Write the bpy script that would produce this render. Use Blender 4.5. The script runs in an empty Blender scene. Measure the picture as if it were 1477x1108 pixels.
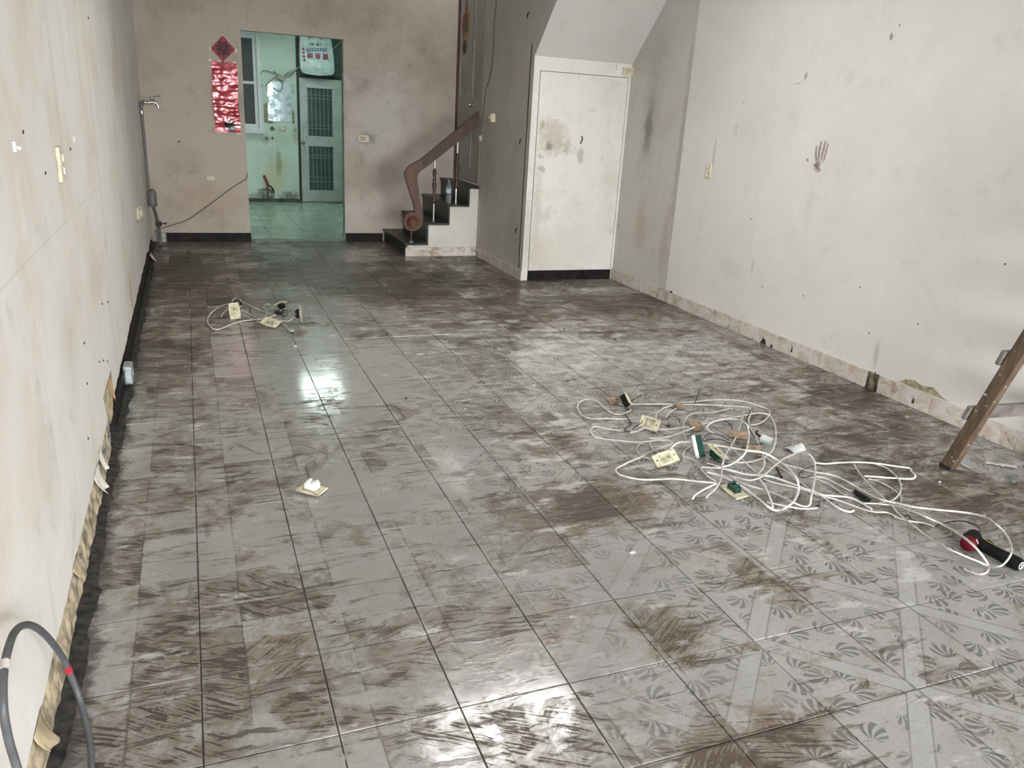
import bpy, bmesh, math, random
from mathutils import Vector, Matrix, noise as mnoise
random.seed(7)
S = bpy.context.scene
COL = S.collection
PI = math.pi

# ------------------------------------------------------------------ camera
H = 1.55
f_px, pitch, yaw, roll = 1140.41, 0.32637414, 0.39187131, 0.05974695
cam_d = bpy.data.cameras.new('camera'); cam = bpy.data.objects.new('camera', cam_d); COL.objects.link(cam)
F = Vector((math.sin(yaw)*math.cos(pitch), math.cos(yaw)*math.cos(pitch), -math.sin(pitch)))
R0 = Vector((math.cos(yaw), -math.sin(yaw), 0)); U0 = R0.cross(F)
Rv = R0*math.cos(roll) + U0*math.sin(roll); Uv = -R0*math.sin(roll) + U0*math.cos(roll)
M = Matrix.Identity(4)
for i in range(3):
    M[i][0], M[i][1], M[i][2] = Rv[i], Uv[i], -F[i]
M.translation = (0, 0, H)
cam.matrix_world = M
cam_d.sensor_fit = 'HORIZONTAL'; cam_d.sensor_width = 36.0
cam_d.lens = f_px/1477*36.0; cam_d.clip_start = 0.02; cam_d.clip_end = 200
S.camera = cam

# ------------------------------------------------------------------ sky, exposure
W = bpy.data.worlds.new('overcast_sky'); S.world = W; W.use_nodes = True
bgn = W.node_tree.nodes['Background']
bgn.inputs[0].default_value = (0.93, 0.965, 1.0, 1); bgn.inputs[1].default_value = 20.0
pd = bpy.data.lights.new('street_daylight_portal', 'AREA'); pd.shape = 'RECTANGLE'; pd.size = 4.3; pd.size_y = 2.25
pd.cycles.is_portal = True
po = bpy.data.objects.new('street_daylight_portal', pd); COL.objects.link(po)
po.location = (1.8, -3.25, 1.12); po.rotation_euler = (PI/2, 0, 0)
S.view_settings.view_transform = 'Standard'; S.view_settings.look = 'None'
S.view_settings.gamma = 1.0; S.view_settings.use_curve_mapping = False
S.view_settings.exposure = 0.25

# ------------------------------------------------------------------ helpers
def tag(o, label=None, cat=None, group=None, kind=None):
    if label: o['label'] = label
    if cat: o['category'] = cat
    if group: o['group'] = group
    if kind: o['kind'] = kind
    return o
def empty(name, loc=(0, 0, 0), label=None, cat=None, group=None, kind=None):
    o = bpy.data.objects.new(name, None); COL.objects.link(o); o.location = loc
    o.empty_display_size = 0.05
    return tag(o, label, cat, group, kind)
def link(name, me, mat, parent=None):
    if mat and not me.materials: me.materials.append(mat)
    o = bpy.data.objects.new(name, me); COL.objects.link(o)
    if parent:
        o.parent = parent
        pl = parent
        off = Vector((0, 0, 0))
        while pl: off += pl.location; pl = pl.parent
        o.location = -off
    return o
class MB:
    """collects shapes (world coordinates) into one mesh"""
    def __init__(s): s.v = []; s.f = []; s.smooth = []
    def add(s, vs, fs, smooth=False):
        b = len(s.v); s.v += [tuple(v) for v in vs]
        for f in fs: s.f.append([b+i for i in f]); s.smooth.append(smooth)
        return s
    def box(s, x0, x1, y0, y1, z0, z1):
        x0, x1 = min(x0, x1), max(x0, x1); y0, y1 = min(y0, y1), max(y0, y1); z0, z1 = min(z0, z1), max(z0, z1)
        return s.add([(x0,y0,z0),(x1,y0,z0),(x1,y1,z0),(x0,y1,z0),(x0,y0,z1),(x1,y0,z1),(x1,y1,z1),(x0,y1,z1)],
              [(0,3,2,1),(4,5,6,7),(0,1,5,4),(1,2,6,5),(2,3,7,6),(3,0,4,7)])
    def rbox(s, c, size, b=0.003, mat=None, seg=2):
        """bevelled box, optional 3x3/4x4 matrix"""
        bm = bmesh.new(); bmesh.ops.create_cube(bm, size=1)
        bmesh.ops.scale(bm, vec=size, verts=bm.verts)
        if b > 0: bmesh.ops.bevel(bm, geom=bm.edges[:], offset=b, segments=seg, profile=.5, affect='EDGES')
        bm.verts.index_update()
        c = Vector(c)
        vs = [((mat @ v.co) if mat else v.co) + c for v in bm.verts]
        s.add(vs, [[v.index for v in f.verts] for f in bm.faces]); bm.free(); return s
    def prism(s, poly, axis, a0, a1, smooth=False):
        """polygon (2D) extruded along axis 0/1/2 from a0 to a1"""
        def P(p, a):
            if axis == 0: return (a, p[0], p[1])
            if axis == 1: return (p[0], a, p[1])
            return (p[0], p[1], a)
        n = len(poly); vs = [P(p, a0) for p in poly] + [P(p, a1) for p in poly]
        fs = [list(range(n)), list(range(2*n-1, n-1, -1))]
        b = len(s.v); s.v += vs
        for f in fs: s.f.append([b+i for i in f]); s.smooth.append(False)
        for i in range(n):
            j = (i+1) % n; s.f.append([b+i, b+n+i, b+n+j, b+j]); s.smooth.append(smooth)
        return s
    def lathe(s, prof, origin, axis=(0, 0, 1), n=20, smooth=True):
        """prof: [(r, h)...] revolved about axis at origin"""
        ax = Vector(axis).normalized(); a = ax.orthogonal().normalized(); b2 = ax.cross(a); o = Vector(origin)
        vs = []; fs = []
        for r, h in prof:
            for k in range(n):
                t = 2*PI*k/n; vs.append(o + ax*h + (a*math.cos(t) + b2*math.sin(t))*max(r, 1e-5))
        m = len(prof)
        for i in range(m-1):
            for k in range(n):
                k2 = (k+1) % n; fs.append((i*n+k, i*n+k2, (i+1)*n+k2, (i+1)*n+k))
        s.add(vs, fs, smooth)
        s.add([vs[k] for k in range(n)], [list(range(n))[::-1]])
        s.add([vs[(m-1)*n+k] for k in range(n)], [list(range(n))])
        return s
    def tube(s, pts, r, n=8, cap=True, flat=1.0):
        pts = [Vector(p) for p in pts]; vs = []; fs = []
        prev = None
        for i, p in enumerate(pts):
            d = (pts[min(i+1, len(pts)-1)] - pts[max(i-1, 0)])
            d = d.normalized() if d.length > 1e-9 else Vector((1, 0, 0))
            if prev is None:
                a = d.cross(Vector((0, 0, 1)))
                if a.length < .05: a = d.orthogonal()
            else:
                a = prev - d*prev.dot(d)
                if a.length < 1e-4: a = d.orthogonal()
            a.normalize(); prev = a; b2 = a.cross(d)
            rr = r[i] if isinstance(r, (list, tuple)) else r
            for k in range(n):
                t = 2*PI*k/n; vs.append(p + a*math.cos(t)*rr + b2*math.sin(t)*rr*flat)
        m = len(pts)
        for i in range(m-1):
            for k in range(n):
                k2 = (k+1) % n; fs.append((i*n+k, (i+1)*n+k, (i+1)*n+k2, i*n+k2))
        s.add(vs, fs, True)
        if cap:
            s.add([vs[k] for k in range(n)], [list(range(n))]); s.add([vs[(m-1)*n+k] for k in range(n)], [list(range(n))[::-1]])
        return s
    def grid(s, fn, nu, nv, smooth=True, thick=None):
        """fn(u, v) -> point"""
        vs = [fn(i/nu, j/nv) for j in range(nv+1) for i in range(nu+1)]
        fs = [(j*(nu+1)+i, j*(nu+1)+i+1, (j+1)*(nu+1)+i+1, (j+1)*(nu+1)+i) for j in range(nv) for i in range(nu)]
        if thick:
            t = Vector(thick); N = len(vs)
            vs2 = vs + [Vector(v)+t for v in vs]
            fs2 = fs + [tuple(N+i for i in f[::-1]) for f in fs]
            ring = [i for i in range(nu+1)] + [(j*(nu+1)+nu) for j in range(1, nv+1)] + [nv*(nu+1)+i for i in range(nu-1, -1, -1)] + [j*(nu+1) for j in range(nv-1, 0, -1)]
            for a in range(len(ring)):
                i, j = ring[a], ring[(a+1) % len(ring)]; fs2.append((i, N+i, N+j, j))
            return s.add(vs2, fs2, smooth)
        return s.add(vs, fs, smooth)
    def mesh(s, name):
        me = bpy.data.meshes.new(name); me.from_pydata(s.v, [], s.f)
        me.polygons.foreach_set('use_smooth', s.smooth)
        bm = bmesh.new(); bm.from_mesh(me); bmesh.ops.recalc_face_normals(bm, faces=bm.faces); bm.to_mesh(me); bm.free()
        me.update(); return me
    def build(s, name, mat, parent=None, label=None, cat=None, group=None, kind=None):
        o = link(name, s.mesh(name), mat, parent); return tag(o, label, cat, group, kind)

def bez(pts, n=6):
    """Catmull-Rom through points"""
    P = [Vector(p) for p in pts]; out = []
    for i in range(len(P)-1):
        p0 = P[max(i-1, 0)]; p1 = P[i]; p2 = P[i+1]; p3 = P[min(i+2, len(P)-1)]
        for k in range(n):
            t = k/n
            out.append(.5*((2*p1)+(p2-p0)*t+(2*p0-5*p1+4*p2-p3)*t*t+(-p0+3*p1-3*p2+p3)*t**3))
    out.append(P[-1]); return out
def rz(a): return Matrix.Rotation(a, 3, 'Z')
def rx(a): return Matrix.Rotation(a, 3, 'X')
def ry(a): return Matrix.Rotation(a, 3, 'Y')

# ------------------------------------------------------------------ node helper
class V:
    def __init__(s, g, sock): s.g = g; s.s = sock
    def __add__(s, o): return s.g.m('ADD', s, o)
    def __radd__(s, o): return s.g.m('ADD', o, s)
    def __sub__(s, o): return s.g.m('SUBTRACT', s, o)
    def __rsub__(s, o): return s.g.m('SUBTRACT', o, s)
    def __mul__(s, o): return s.g.m('MULTIPLY', s, o)
    def __rmul__(s, o): return s.g.m('MULTIPLY', o, s)
    def __truediv__(s, o): return s.g.m('DIVIDE', s, o)
    def __neg__(s): return s.g.m('MULTIPLY', s, -1)
class G:
    def __init__(s, name):
        s.mat = bpy.data.materials.new(name); s.mat.use_nodes = True; s.nt = s.mat.node_tree
        s.nt.nodes.clear()
        s.out = s.nt.nodes.new('ShaderNodeOutputMaterial'); s.bsdf = s.nt.nodes.new('ShaderNodeBsdfPrincipled')
        s.nt.links.new(s.bsdf.outputs[0], s.out.inputs[0])
    def put(s, sock, v):
        if isinstance(v, V): s.nt.links.new(v.s, sock)
        elif hasattr(sock, 'default_value'):
            if isinstance(v, (tuple, list)):
                n = len(sock.default_value)
                sock.default_value = tuple(list(v)+[1.0])[:n] if len(v) < n else tuple(v)[:n]
            else:
                try: sock.default_value = v
                except Exception: sock.default_value = [v]*len(sock.default_value)
    def node(s, t, **kw):
        n = s.nt.nodes.new(t)
        for k, v in kw.items(): setattr(n, k, v)
        return n
    def m(s, op, a, b=None, c=None, clamp=False):
        n = s.node('ShaderNodeMath', operation=op, use_clamp=clamp); s.put(n.inputs[0], a)
        if b is not None: s.put(n.inputs[1], b)
        if c is not None: s.put(n.inputs[2], c)
        return V(s, n.outputs[0])
    def pos(s):
        return V(s, s.node('ShaderNodeNewGeometry').outputs['Position'])
    def obj(s):
        return V(s, s.node('ShaderNodeTexCoord').outputs['Object'])
    def sep(s, v):
        n = s.node('ShaderNodeSeparateXYZ'); s.put(n.inputs[0], v); return [V(s, o) for o in n.outputs]
    def xyz(s, x, y, z):
        n = s.node('ShaderNodeCombineXYZ')
        for i, a in enumerate((x, y, z)): s.put(n.inputs[i], a)
        return V(s, n.outputs[0])
    def vm(s, op, a, b=None):
        n = s.node('ShaderNodeVectorMath', operation=op); s.put(n.inputs[0], a)
        if b is not None: s.put(n.inputs[1], b)
        return V(s, n.outputs['Value'] if op in ('LENGTH', 'DOT_PRODUCT', 'DISTANCE') else n.outputs[0])
    def noise(s, v, scale=1.0, detail=3, rough=.55, dist=0.0):
        n = s.node('ShaderNodeTexNoise'); s.put(n.inputs['Vector'], v); n.inputs['Scale'].default_value = scale
        n.inputs['Detail'].default_value = detail; n.inputs['Roughness'].default_value = rough; n.inputs['Distortion'].default_value = dist
        return V(s, n.outputs[0])
    def white(s, v):
        n = s.node('ShaderNodeTexWhiteNoise', noise_dimensions='3D'); s.put(n.inputs['Vector'], v); return V(s, n.outputs[0])
    def ss(s, v, a, b, lo=0.0, hi=1.0):
        n = s.node('ShaderNodeMapRange', interpolation_type='SMOOTHSTEP'); s.put(n.inputs[0], v)
        for i, q in enumerate((a, b, lo, hi)): n.inputs[i+1].default_value = q
        return V(s, n.outputs[0])
    def mix(s, f, a, b, mode='MIX'):
        n = s.node('ShaderNodeMix', data_type='RGBA', blend_type=mode, clamp_factor=True)
        s.put(n.inputs[0], f); s.put(n.inputs[6], a); s.put(n.inputs[7], b); return V(s, n.outputs[2])
    def bump(s, h, strength=.3, dist=.01):
        n = s.node('ShaderNodeBump'); n.inputs['Strength'].default_value = strength; n.inputs['Distance'].default_value = dist
        s.put(n.inputs['Height'], h); s.nt.links.new(n.outputs[0], s.bsdf.inputs['Normal'])
    def set(s, **kw):
        names = dict(color='Base Color', rough='Roughness', metal='Metallic', spec='Specular IOR Level', trans='Transmission Weight', ior='IOR', alpha='Alpha', emis='Emission Color', estr='Emission Strength', coat='Coat Weight', coat_rough='Coat Roughness')
        for k, v in kw.items(): s.put(s.bsdf.inputs[names[k]], v)
        return s
    def blob(s, p, c, r, soft=.6, warp=None):
        """ellipsoidal stain mask about c with radii r (world metres)"""
        d = s.vm('SUBTRACT', p, c); d = s.vm('DIVIDE', d, r); L = s.vm('LENGTH', d)
        if warp is not None: L = L + (warp - 0.5)*1.7
        return s.ss(L, 1.0, 1.0-soft, 0, 1)
def flat(name, color, rough=.6, metal=0.0, spec=.5, vary=.12, scale=30, bump=0.0, **kw):
    """simple procedural surface: base colour with fine mottling"""
    g = G(name); p = g.obj(); n = g.noise(p, scale, 4)
    dark = tuple(c*(1-vary*1.6) for c in color); light = tuple(min(1, c*(1+vary*.6)) for c in color)
    g.set(color=g.mix(g.ss(n, .3, .7), dark, light), rough=rough, metal=metal, spec=spec, **kw)
    if bump: g.bump(n, bump, .003)
    return g.mat

# ------------------------------------------------------------------ key dimensions (metres)
XL, XR, YB, ZC = -0.426, 4.038, 9.71, 3.05      # left wall, right wall, back wall, ceiling
XS, YD = 3.015, 7.22                            # stair wall, cupboard front under the stairs
YF = 13.70                                      # far wall of the room beyond
YO = -3.3                                       # open street front
TX, TY, GX, GY = 0.33014, 0.33833, -0.06432, 2.3523   # floor tile pitch and grid origin

# ------------------------------------------------------------------ materials of the setting
def wall_mat(name, base, stain, amount=.5, spots=(), stipple=.25, streak=.4, fleck=.5, rough=.75, lines=()):
    g = G(name); p = g.pos(); x, y, z = g.sep(p)
    n1 = g.noise(p, 1.1, 6, .62); n2 = g.noise(p, 5.5, 6, .65); n3 = g.noise(p, 55, 3, .6); n4 = g.noise(p, 17, 5, .7)
    col = g.mix(g.ss(n1, .42, .72)*amount, base, stain)
    st = g.noise(g.xyz(x*9, y*9, z*.9), 1, 5, .6)                     # vertical run marks
    col = g.mix(g.ss(st, .56, .78)*(streak*.55), col, tuple(c*.66 for c in stain))
    col = g.mix(g.ss(n2, .54, .74)*(amount*.42), col, tuple(c*.6 for c in stain))
    light = tuple(min(1, c*1.12) for c in base)
    col = g.mix(g.ss(n2, .44, .3)*.35, col, light)
    # scuffs and small flecks
    sc = g.noise(g.vm('ADD', p, (3.1, 7.7, 1.3)), 26, 3, .75)
    col = g.mix(g.ss(sc, .725, .77)*(fleck*.8), col, tuple(c*.28 for c in stain))
    for c, r, s_, cc in spots:
        wp = n2 if sorted(r)[-2] > .25 else n4
        col = g.mix(g.blob(p, c, r, .75, wp)*s_, col, cc)
    for ax, at, w, lo, hi, cc in lines:                               # thin straight seams in the surface
        a = (x, y, z)
        d = g.m('ABSOLUTE', a[ax]-at)
        mk = g.ss(d, w, w*.4)
        if ax == 2: mk = mk*g.ss(y, lo-.01, lo)*g.ss(y, hi+.01, hi)
        col = g.mix(mk*.32, col, cc)
    g.set(color=col, rough=rough, spec=.3)
    g.bump(n3*.7 + n2*.6, stipple, .004)
    return g.mat
CREAM = (.70, .665, .60)
m_wl = wall_mat('left_wall_paint', (.715, .685, .640), (.565, .495, .405), .72, [
    ((XL, 3.0, .72), (.3, .34, .28), .30, (.46, .40, .31)), ((XL, 4.0, .75), (.3, .5, .20), .28, (.50, .45, .36)),
    ((XL, 2.35, .55), (.3, .16, .25), .30, (.46, .41, .34)), ((XL, 5.9, .22), (.3, .16, .25), .65, (.50, .37, .17)),
    ((XL, 3.9, .18), (.2, .16, .12), .6, (.60, .45, .22)), ((XL, 4.6, 1.5), (.3, .10, 1.2), .25, (.5, .45, .36)),
    ((XL, 3.4, 1.6), (.3, .07, .5), .28, (.48, .43, .36)), ((XL, 7.4, 1.2), (.3, .6, 1.3), .25, (.52, .50, .47)),
    ((XL, 1.9, 1.0), (.3, .28, .35), .22, (.55, .47, .42))], stipple=.30, streak=.5, fleck=.7,
    lines=[(2, 1.10, .003, 1.0, 5.9, (.34, .31, .27))])
m_wr = wall_mat('right_wall_paint', (.715, .695, .665), (.60, .565, .51), .42, [
    ((XR, 5.7, 1.35), (.3, .02, .17), .55, (.42, .36, .33)), ((XR, 5.45, 1.55), (.3, .03, .08), .4, (.46, .41, .36)),
    ((XR, 4.75, 1.93), (.3, .02, .04), .8, (.18, .15, .12)), ((XR, 4.82, 1.88), (.3, .05, .012), .5, (.3, .27, .24)),
    ((XR, 4.05, 2.14), (.3, .018, .03), .8, (.15, .13, .11)), ((XR, 4.0, 2.2), (.3, .012, .012), .9, (.12, .1, .08)),
    ((XR, 5.0, .55), (.3, .03, .1), .35, (.42, .37, .31)), ((XR, 5.3, .5), (.3, .25, .12), .25, (.52, .46, .37)),
    ((XR, 3.66, .24), (.3, .03, .12), .5, (.36, .34, .31)), ((XR, 3.0, .35), (.3, .2, .14), .22, (.5, .46, .38)),
    ((XR, 6.0, 1.9), (.3, .5, .5), .20, (.48, .44, .40)), ((XR, 4.5, 1.05), (.3, .05, .22), .22, (.5, .48, .42))], stipple=.14, streak=.22, fleck=.55)
m_wr2 = wall_mat('right_wall_bare_plaster', (.56, .535, .50), (.40, .37, .33), .6, [
    ((XR, 6.80, 1.50), (.4, .10, .34), .85, (.17, .15, .13)), ((XR, 6.78, 1.6), (.4, .2, .6), .45, (.32, .29, .26)),
    ((XR, 6.75, .62), (.4, .16, .32), .5, (.42, .33, .25)), ((XR, 6.3, .5), (.4, .10, .5), .5, (.40, .30, .23)),
    ((XR, 6.22, 1.4), (.4, .06, 1.2), .45, (.34, .29, .25)), ((XR, 6.9, 2.3), (.4, .4, .4), .3, (.36, .33, .30))], stipple=.25, streak=.7, fleck=.7)
m_wb = wall_mat('back_wall_paint', (.50, .435, .365), (.34, .285, .23), .8, [
    ((0.2, YB, .45), (.55, .4, .35), .35, (.42, .31, .20)), ((-.1, YB, .9), (.35, .4, .2), .3, (.36, .28, .20)),
    ((2.2, YB, .75), (.3, .4, .3), .55, (.22, .20, .185)), ((1.98, YB, 1.2), (.18, .4, .12), .5, (.2, .18, .17)),
    ((2.1, YB, 1.45), (.6, .4, .6), .45, (.62, .60, .59)), ((1.9, YB, .4), (.4, .4, .3), .4, (.6, .56, .5)),
    ((1.85, YB, 1.75), (.12, .4, .2), .3, (.3, .27, .25))], stipple=.3, streak=.45, fleck=.8)
m_ws = wall_mat('stair_wall_paint', (.53, .495, .455), (.38, .345, .30), .6, [
    ((XS, 8.3, 1.0), (.3, .3, .6), .25, (.36, .33, .29)), ((XS, 7.5, .4), (.3, .25, .4), .25, (.42, .38, .32))], stipple=.22, streak=.6, fleck=.6)
m_wu = wall_mat('cupboard_front_paint', (.70, .675, .63), (.52, .48, .42), .45, [((3.05, YD, .5), (.05, .2, .5), .4, (.4, .36, .3))], stipple=.1, streak=.5, fleck=.6)
m_soff = wall_mat('soffit_paint', (.62, .60, .575), (.52, .49, .46), .4, stipple=.12, streak=.0, fleck=.15)
m_ceil = wall_mat('ceiling_paint', (.62, .60, .565), (.5, .47, .42), .4, stipple=.1, streak=0, fleck=.2)
m_wf = wall_mat('mint_wall_paint', (.55, .655, .585), (.40, .475, .40), .5, [
    ((1.30, YF, .45), (.28, .4, .50), .55, (.52, .48, .24)), ((1.36, YF, .62), (.07, .4, .28), .55, (.16, .18, .13)),
    ((1.52, YF, .09), (.22, .4, .12), .75, (.07, .07, .05)), ((1.0, YF, .06), (.25, .4, .10), .6, (.14, .17, .13)),
    ((1.16, YF, .98), (.09, .4, .12), .55, (.22, .25, .19)), ((1.28, YF, 1.14), (.06, .4, .05), .8, (.16, .18, .14)),
    ((1.63, YF, 1.08), (.05, .4, .2), .5, (.3, .30, .16)), ((1.42, YF, 1.0), (.3, .4, .15), .3, (.42, .42, .3))], stipple=.2, streak=.5, fleck=.7)
m_base_dark = flat('black_baseboard', (.016, .013, .012), .6, vary=.4, scale=14, spec=.15)
m_board = flat('torn_hardboard', (.47, .385, .26), .9, vary=.42, scale=22, bump=.6)
m_grime = flat('black_mortar', (.035, .032, .029), .8, vary=.6, scale=30, bump=.8)
m_plaster = flat('rough_plaster', (.43, .40, .36), .9, vary=.35, scale=25, bump=.6)
def skirt_mat():
    g = G('skirting_tile'); p = g.pos(); n = g.noise(p, 9, 6, .7, .8); n2 = g.noise(p, 2.2, 4, .6); n3 = g.noise(p, 40, 3, .7)
    c = g.mix(g.ss(n, .40, .62)*.75, (.63, .59, .545), (.47, .375, .30)); c = g.mix(g.ss(n*.6+n2*.4, .52, .64)*.8, c, (.30, .215, .15)); c = g.mix(g.ss(n3, .64, .70)*.7, c, (.12, .085, .06))
    g.set(color=c, rough=.45); g.bump(n, .2, .003); return g.mat
m_skirt = skirt_mat()

def grout_mat():
    g = G('floor_grout'); p = g.pos(); x, y, z = g.sep(p)
    n = g.noise(p, 3.5, 4, .6); n2 = g.noise(p, 22, 3, .6)
    c = g.mix(g.ss(n*.6+n2*.4, .575, .63), (.050, .045, .040), (.46, .44, .40))
    g.set(color=c, rough=.85); g.bump(n2, .4, .003); return g.mat
m_grout = grout_mat()

def tile_mat():
    g = G('worn_patterned_floor_tile'); p = g.pos(); x, y, z = g.sep(p)
    u = (x - GX)/TX; v = (y - GY)/TY
    P2 = g.xyz(x, y, 0)
    nL = g.noise(P2, .75, 4, .55); nM = g.noise(P2, 3.3, 6, .62); nF = g.noise(P2, 17, 5, .66); nX = g.noise(P2, 85, 2, .6)
    # --- printed diamond bands on the glaze
    def lattice(w):
        t = g.m('FRACT', (w+100.0)*.5); return g.m('ABSOLUTE', t-.5)*2.0        # 0 on odd diagonals
    d1 = lattice(u - v); d2 = lattice(u + v)
    dm = g.m('MINIMUM', d1, d2)
    band = g.ss(dm, .130, .122)
    edge = g.ss(g.m('ABSOLUTE', dm-.128), .017, .010)
    # --- printed leaf fans
    vor = g.node('ShaderNodeTexVoronoi', voronoi_dimensions='2D', feature='F1'); sc = 3.3
    q = g.xyz(u*sc, v*sc, 0); g.put(vor.inputs['Vector'], q); vor.inputs['Scale'].default_value = 1.0; vor.inputs['Randomness'].default_value = .55
    d = g.vm('SUBTRACT', q, V(g, vor.outputs['Position'])); dx, dy, dz = g.sep(d)
    rnd = g.sep(V(g, vor.outputs['Color']))
    a0 = g.m('MULTIPLY', g.m('FLOOR', rnd[0]*8.0), PI/4)
    ca = g.m('COSINE', a0); sa = g.m('SINE', a0)
    lx = dx*ca + dy*sa + .30; ly = dy*ca - dx*sa
    ang = g.m('ARCTAN2', ly, lx); rr = g.m('SQRT', lx*lx + ly*ly)
    ribs = g.ss(g.m('SINE', ang*12.5 + rr*9.0 + rnd[1]*6.0), -.35, .05)
    lim = g.m('COSINE', ang*1.05)*.80
    fan = g.ss(rr - lim, .0, -.05)*g.ss(rr, .10, .14)*g.ss(g.m('ABSOLUTE', ang), 1.25, 1.1)
    leaf = fan*ribs*(1.0 - band)
    # where the print survives: strong at the front right, fading to the left
    keep = g.ss(x + y*-.10 + (nL-.5)*2.2 + (nM-.5)*.8, -.1, 1.7)
    keep = keep*g.ss(nM, .34, .5, .45, 1.0)
    base = g.mix(g.ss(nM, .3, .7), (.305, .297, .282), (.375, .368, .352))
    base = g.mix(band*keep*.55, base, (.385, .381, .372))
    base = g.mix(leaf*keep*.85, base, (.105, .105, .104))
    base = g.mix(edge*keep*.55, base, (.115, .112, .108))
    # --- residue of a removed top layer: square sheets of their own pitch, combed glue
    cu = (x + .245)/.3048; cv = (y - .11)/.3048
    cell = g.xyz(g.m('FLOOR', cu), g.m('FLOOR', cv), 0)
    w1 = g.white(cell); w2 = g.white(g.vm('ADD', cell, (17, 5, 3)))
    fu = g.m('FRACT', cu+50.0); fv = g.m('FRACT', cv+50.0)
    seam = g.m('MAXIMUM', g.ss(g.m('ABSOLUTE', fu-.5), .482, .492), g.ss(g.m('ABSOLUTE', fv-.5), .486, .494))
    th = (w2-.5)*1.5
    ct = g.m('COSINE', th); st = g.m('SINE', th)
    wob = (nM-.5)*.05
    sx = x*ct + y*st; sy = y*ct - x*st + wob
    comb = g.noise(g.xyz(sx*5.0, sy*140.0, 0), 1, 3, .6)
    drag = g.noise(g.xyz(x*3.2, y*34.0 + wob*60.0, 4.0), 1, 5, .62)
    # where dirt lies: laid out by place
    def spot(cx, cy, rx_, ry_): return g.blob(P2, (cx, cy, 0), (rx_, ry_, 1), .9, nM)
    amt = g.ss(y, 4.6, 6.8)*.26
    for cx, cy, ax_, ay_, s_ in ((1.5, 2.66, .60, .45, .55), (.10, 1.95, .62, .5, .20), (.9, 1.95, .55, .30, .20), (-.2, 3.0, .42, 1.6, .16), (-.25, 5.2, .6, 1.6, .30),
                                 (3.5, 3.6, .9, 1.6, .45), (3.2, 2.3, .7, .6, .45), (3.1, 5.6, 1.5, 1.2, .30), (1.7, 7.5, 1.8, 1.6, .22), (1.95, 1.9, .4, .3, .36),
                                 (2.75, 1.5, .45, .25, .40), (1.62, 3.3, .35, .3, .34), (-.1, 7.6, .7, 1.6, .46), (1.25, 1.30, .5, .18, .34), (1.35, 1.75, .25, .25, .30)):
        amt = amt + spot(cx, cy, ax_, ay_)*s_
    amt = amt + (w1-.5)*.30 + (nL-.5)*.7 + (nM-.5)*.8 + .04 - spot(2.75, 1.75, 1.2, .75)*.24
    nA = g.noise(g.vm('ADD', P2, (5.0, 2.0, 0)), 6.5, 8, .68, .9)
    nB = g.noise(g.xyz(x*5.0+3.0, y*11.0, 2.0), 1, 7, .70, .6)
    nC = g.noise(g.xyz(sx*9.0, sy*30.0, 6.0), 1, 5, .65)
    film = g.ss(amt + (nA-.5)*1.5 + (nF-.5)*.5, .04, .34)               # thin brown film
    film2 = g.ss(amt*.6 + (nB-.5)*1.9 + (nF-.5)*.6, .10, .36)           # second, paler veil
    glue = g.ss(amt*.75 + (nA-.5)*1.35 + (comb-.5)*1.25 + (nC-.5)*.8, .27, .345)   # combed glue ridges
    dragm = g.ss(drag + amt*.16 + (nB-.5)*.35, .585, .665)
    brown = g.mix(g.ss(nL + (w1-.5)*.3, .4, .6), (.165, .105, .052), (.138, .103, .066))
    col = g.mix(g.ss(nX, .3, .7)*.22, base, (.18, .172, .16))
    col = g.mix(film2*.36, col, (.175, .145, .108))
    col = g.mix(film*.60, col, brown)
    col = g.mix(dragm*g.ss(amt, -.3, .15)*.72, col, (.052, .039, .027))
    col = g.mix(glue*.84, col, g.mix(w2, (.042, .031, .021), (.066, .043, .024)))
    col = g.mix(seam*g.ss(nM + film*.3, .50, .68)*.45, col, (.060, .048, .038))
    # dark crumbs
    col = g.mix(g.ss(nF*.6 + nX*.4, .655, .70)*.8, col, (.055, .045, .036))
    # plaster dust and scrape marks
    wd = g.noise(g.xyz(x*4.2, y*9.0, 9.0), 1, 6, .68)
    wamt = spot(1.9, 3.3, .9, 1.1)*.10 + spot(2.3, 2.0, 1.0, .5)*.06 + spot(2.6, 4.9, 1.3, 1.0)*.12 + spot(1.6, 5.8, 1.2, 1.2)*.08 + spot(3.4, 4.0, .6, 1.2)*.10
    col = g.mix(g.ss(wd + wamt, .585, .69)*.62, col, (.56, .55, .535))
    # white filler smeared along joints
    eu = g.m('ABSOLUTE', g.m('FRACT', u+100.0)-.5); ev = g.m('ABSOLUTE', g.m('FRACT', v+100.0)-.5)
    em = g.m('MAXIMUM', eu, ev)
    col = g.mix(g.ss(em + (nF-.5)*.03, .468, .492)*g.ss(nM, .52, .62)*.42, col, (.47, .455, .43))
    col = g.mix(g.ss(em + (nF-.5)*.02, .478, .496)*g.ss(nM, .50, .42)*.38, col, (.09, .08, .07))
    # black mortar smear along the left wall
    gk = g.ss(x + (nF-.5)*.16 + (nM-.5)*.16, -.325, -.375)
    col = g.mix(gk*.9, col, (.050, .045, .040))
    rough = film*.16 + .10 + glue*.24 + dragm*.12 + (nF-.5)*.10 + g.ss(wd, .6, .7)*.15
    g.set(color=col, rough=rough, spec=.5)
    g.bump(glue*.55 + nF*.22 + film*.15 + dragm*.3, .32, .0025)
    return g.mat
m_tile = tile_mat()
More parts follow.
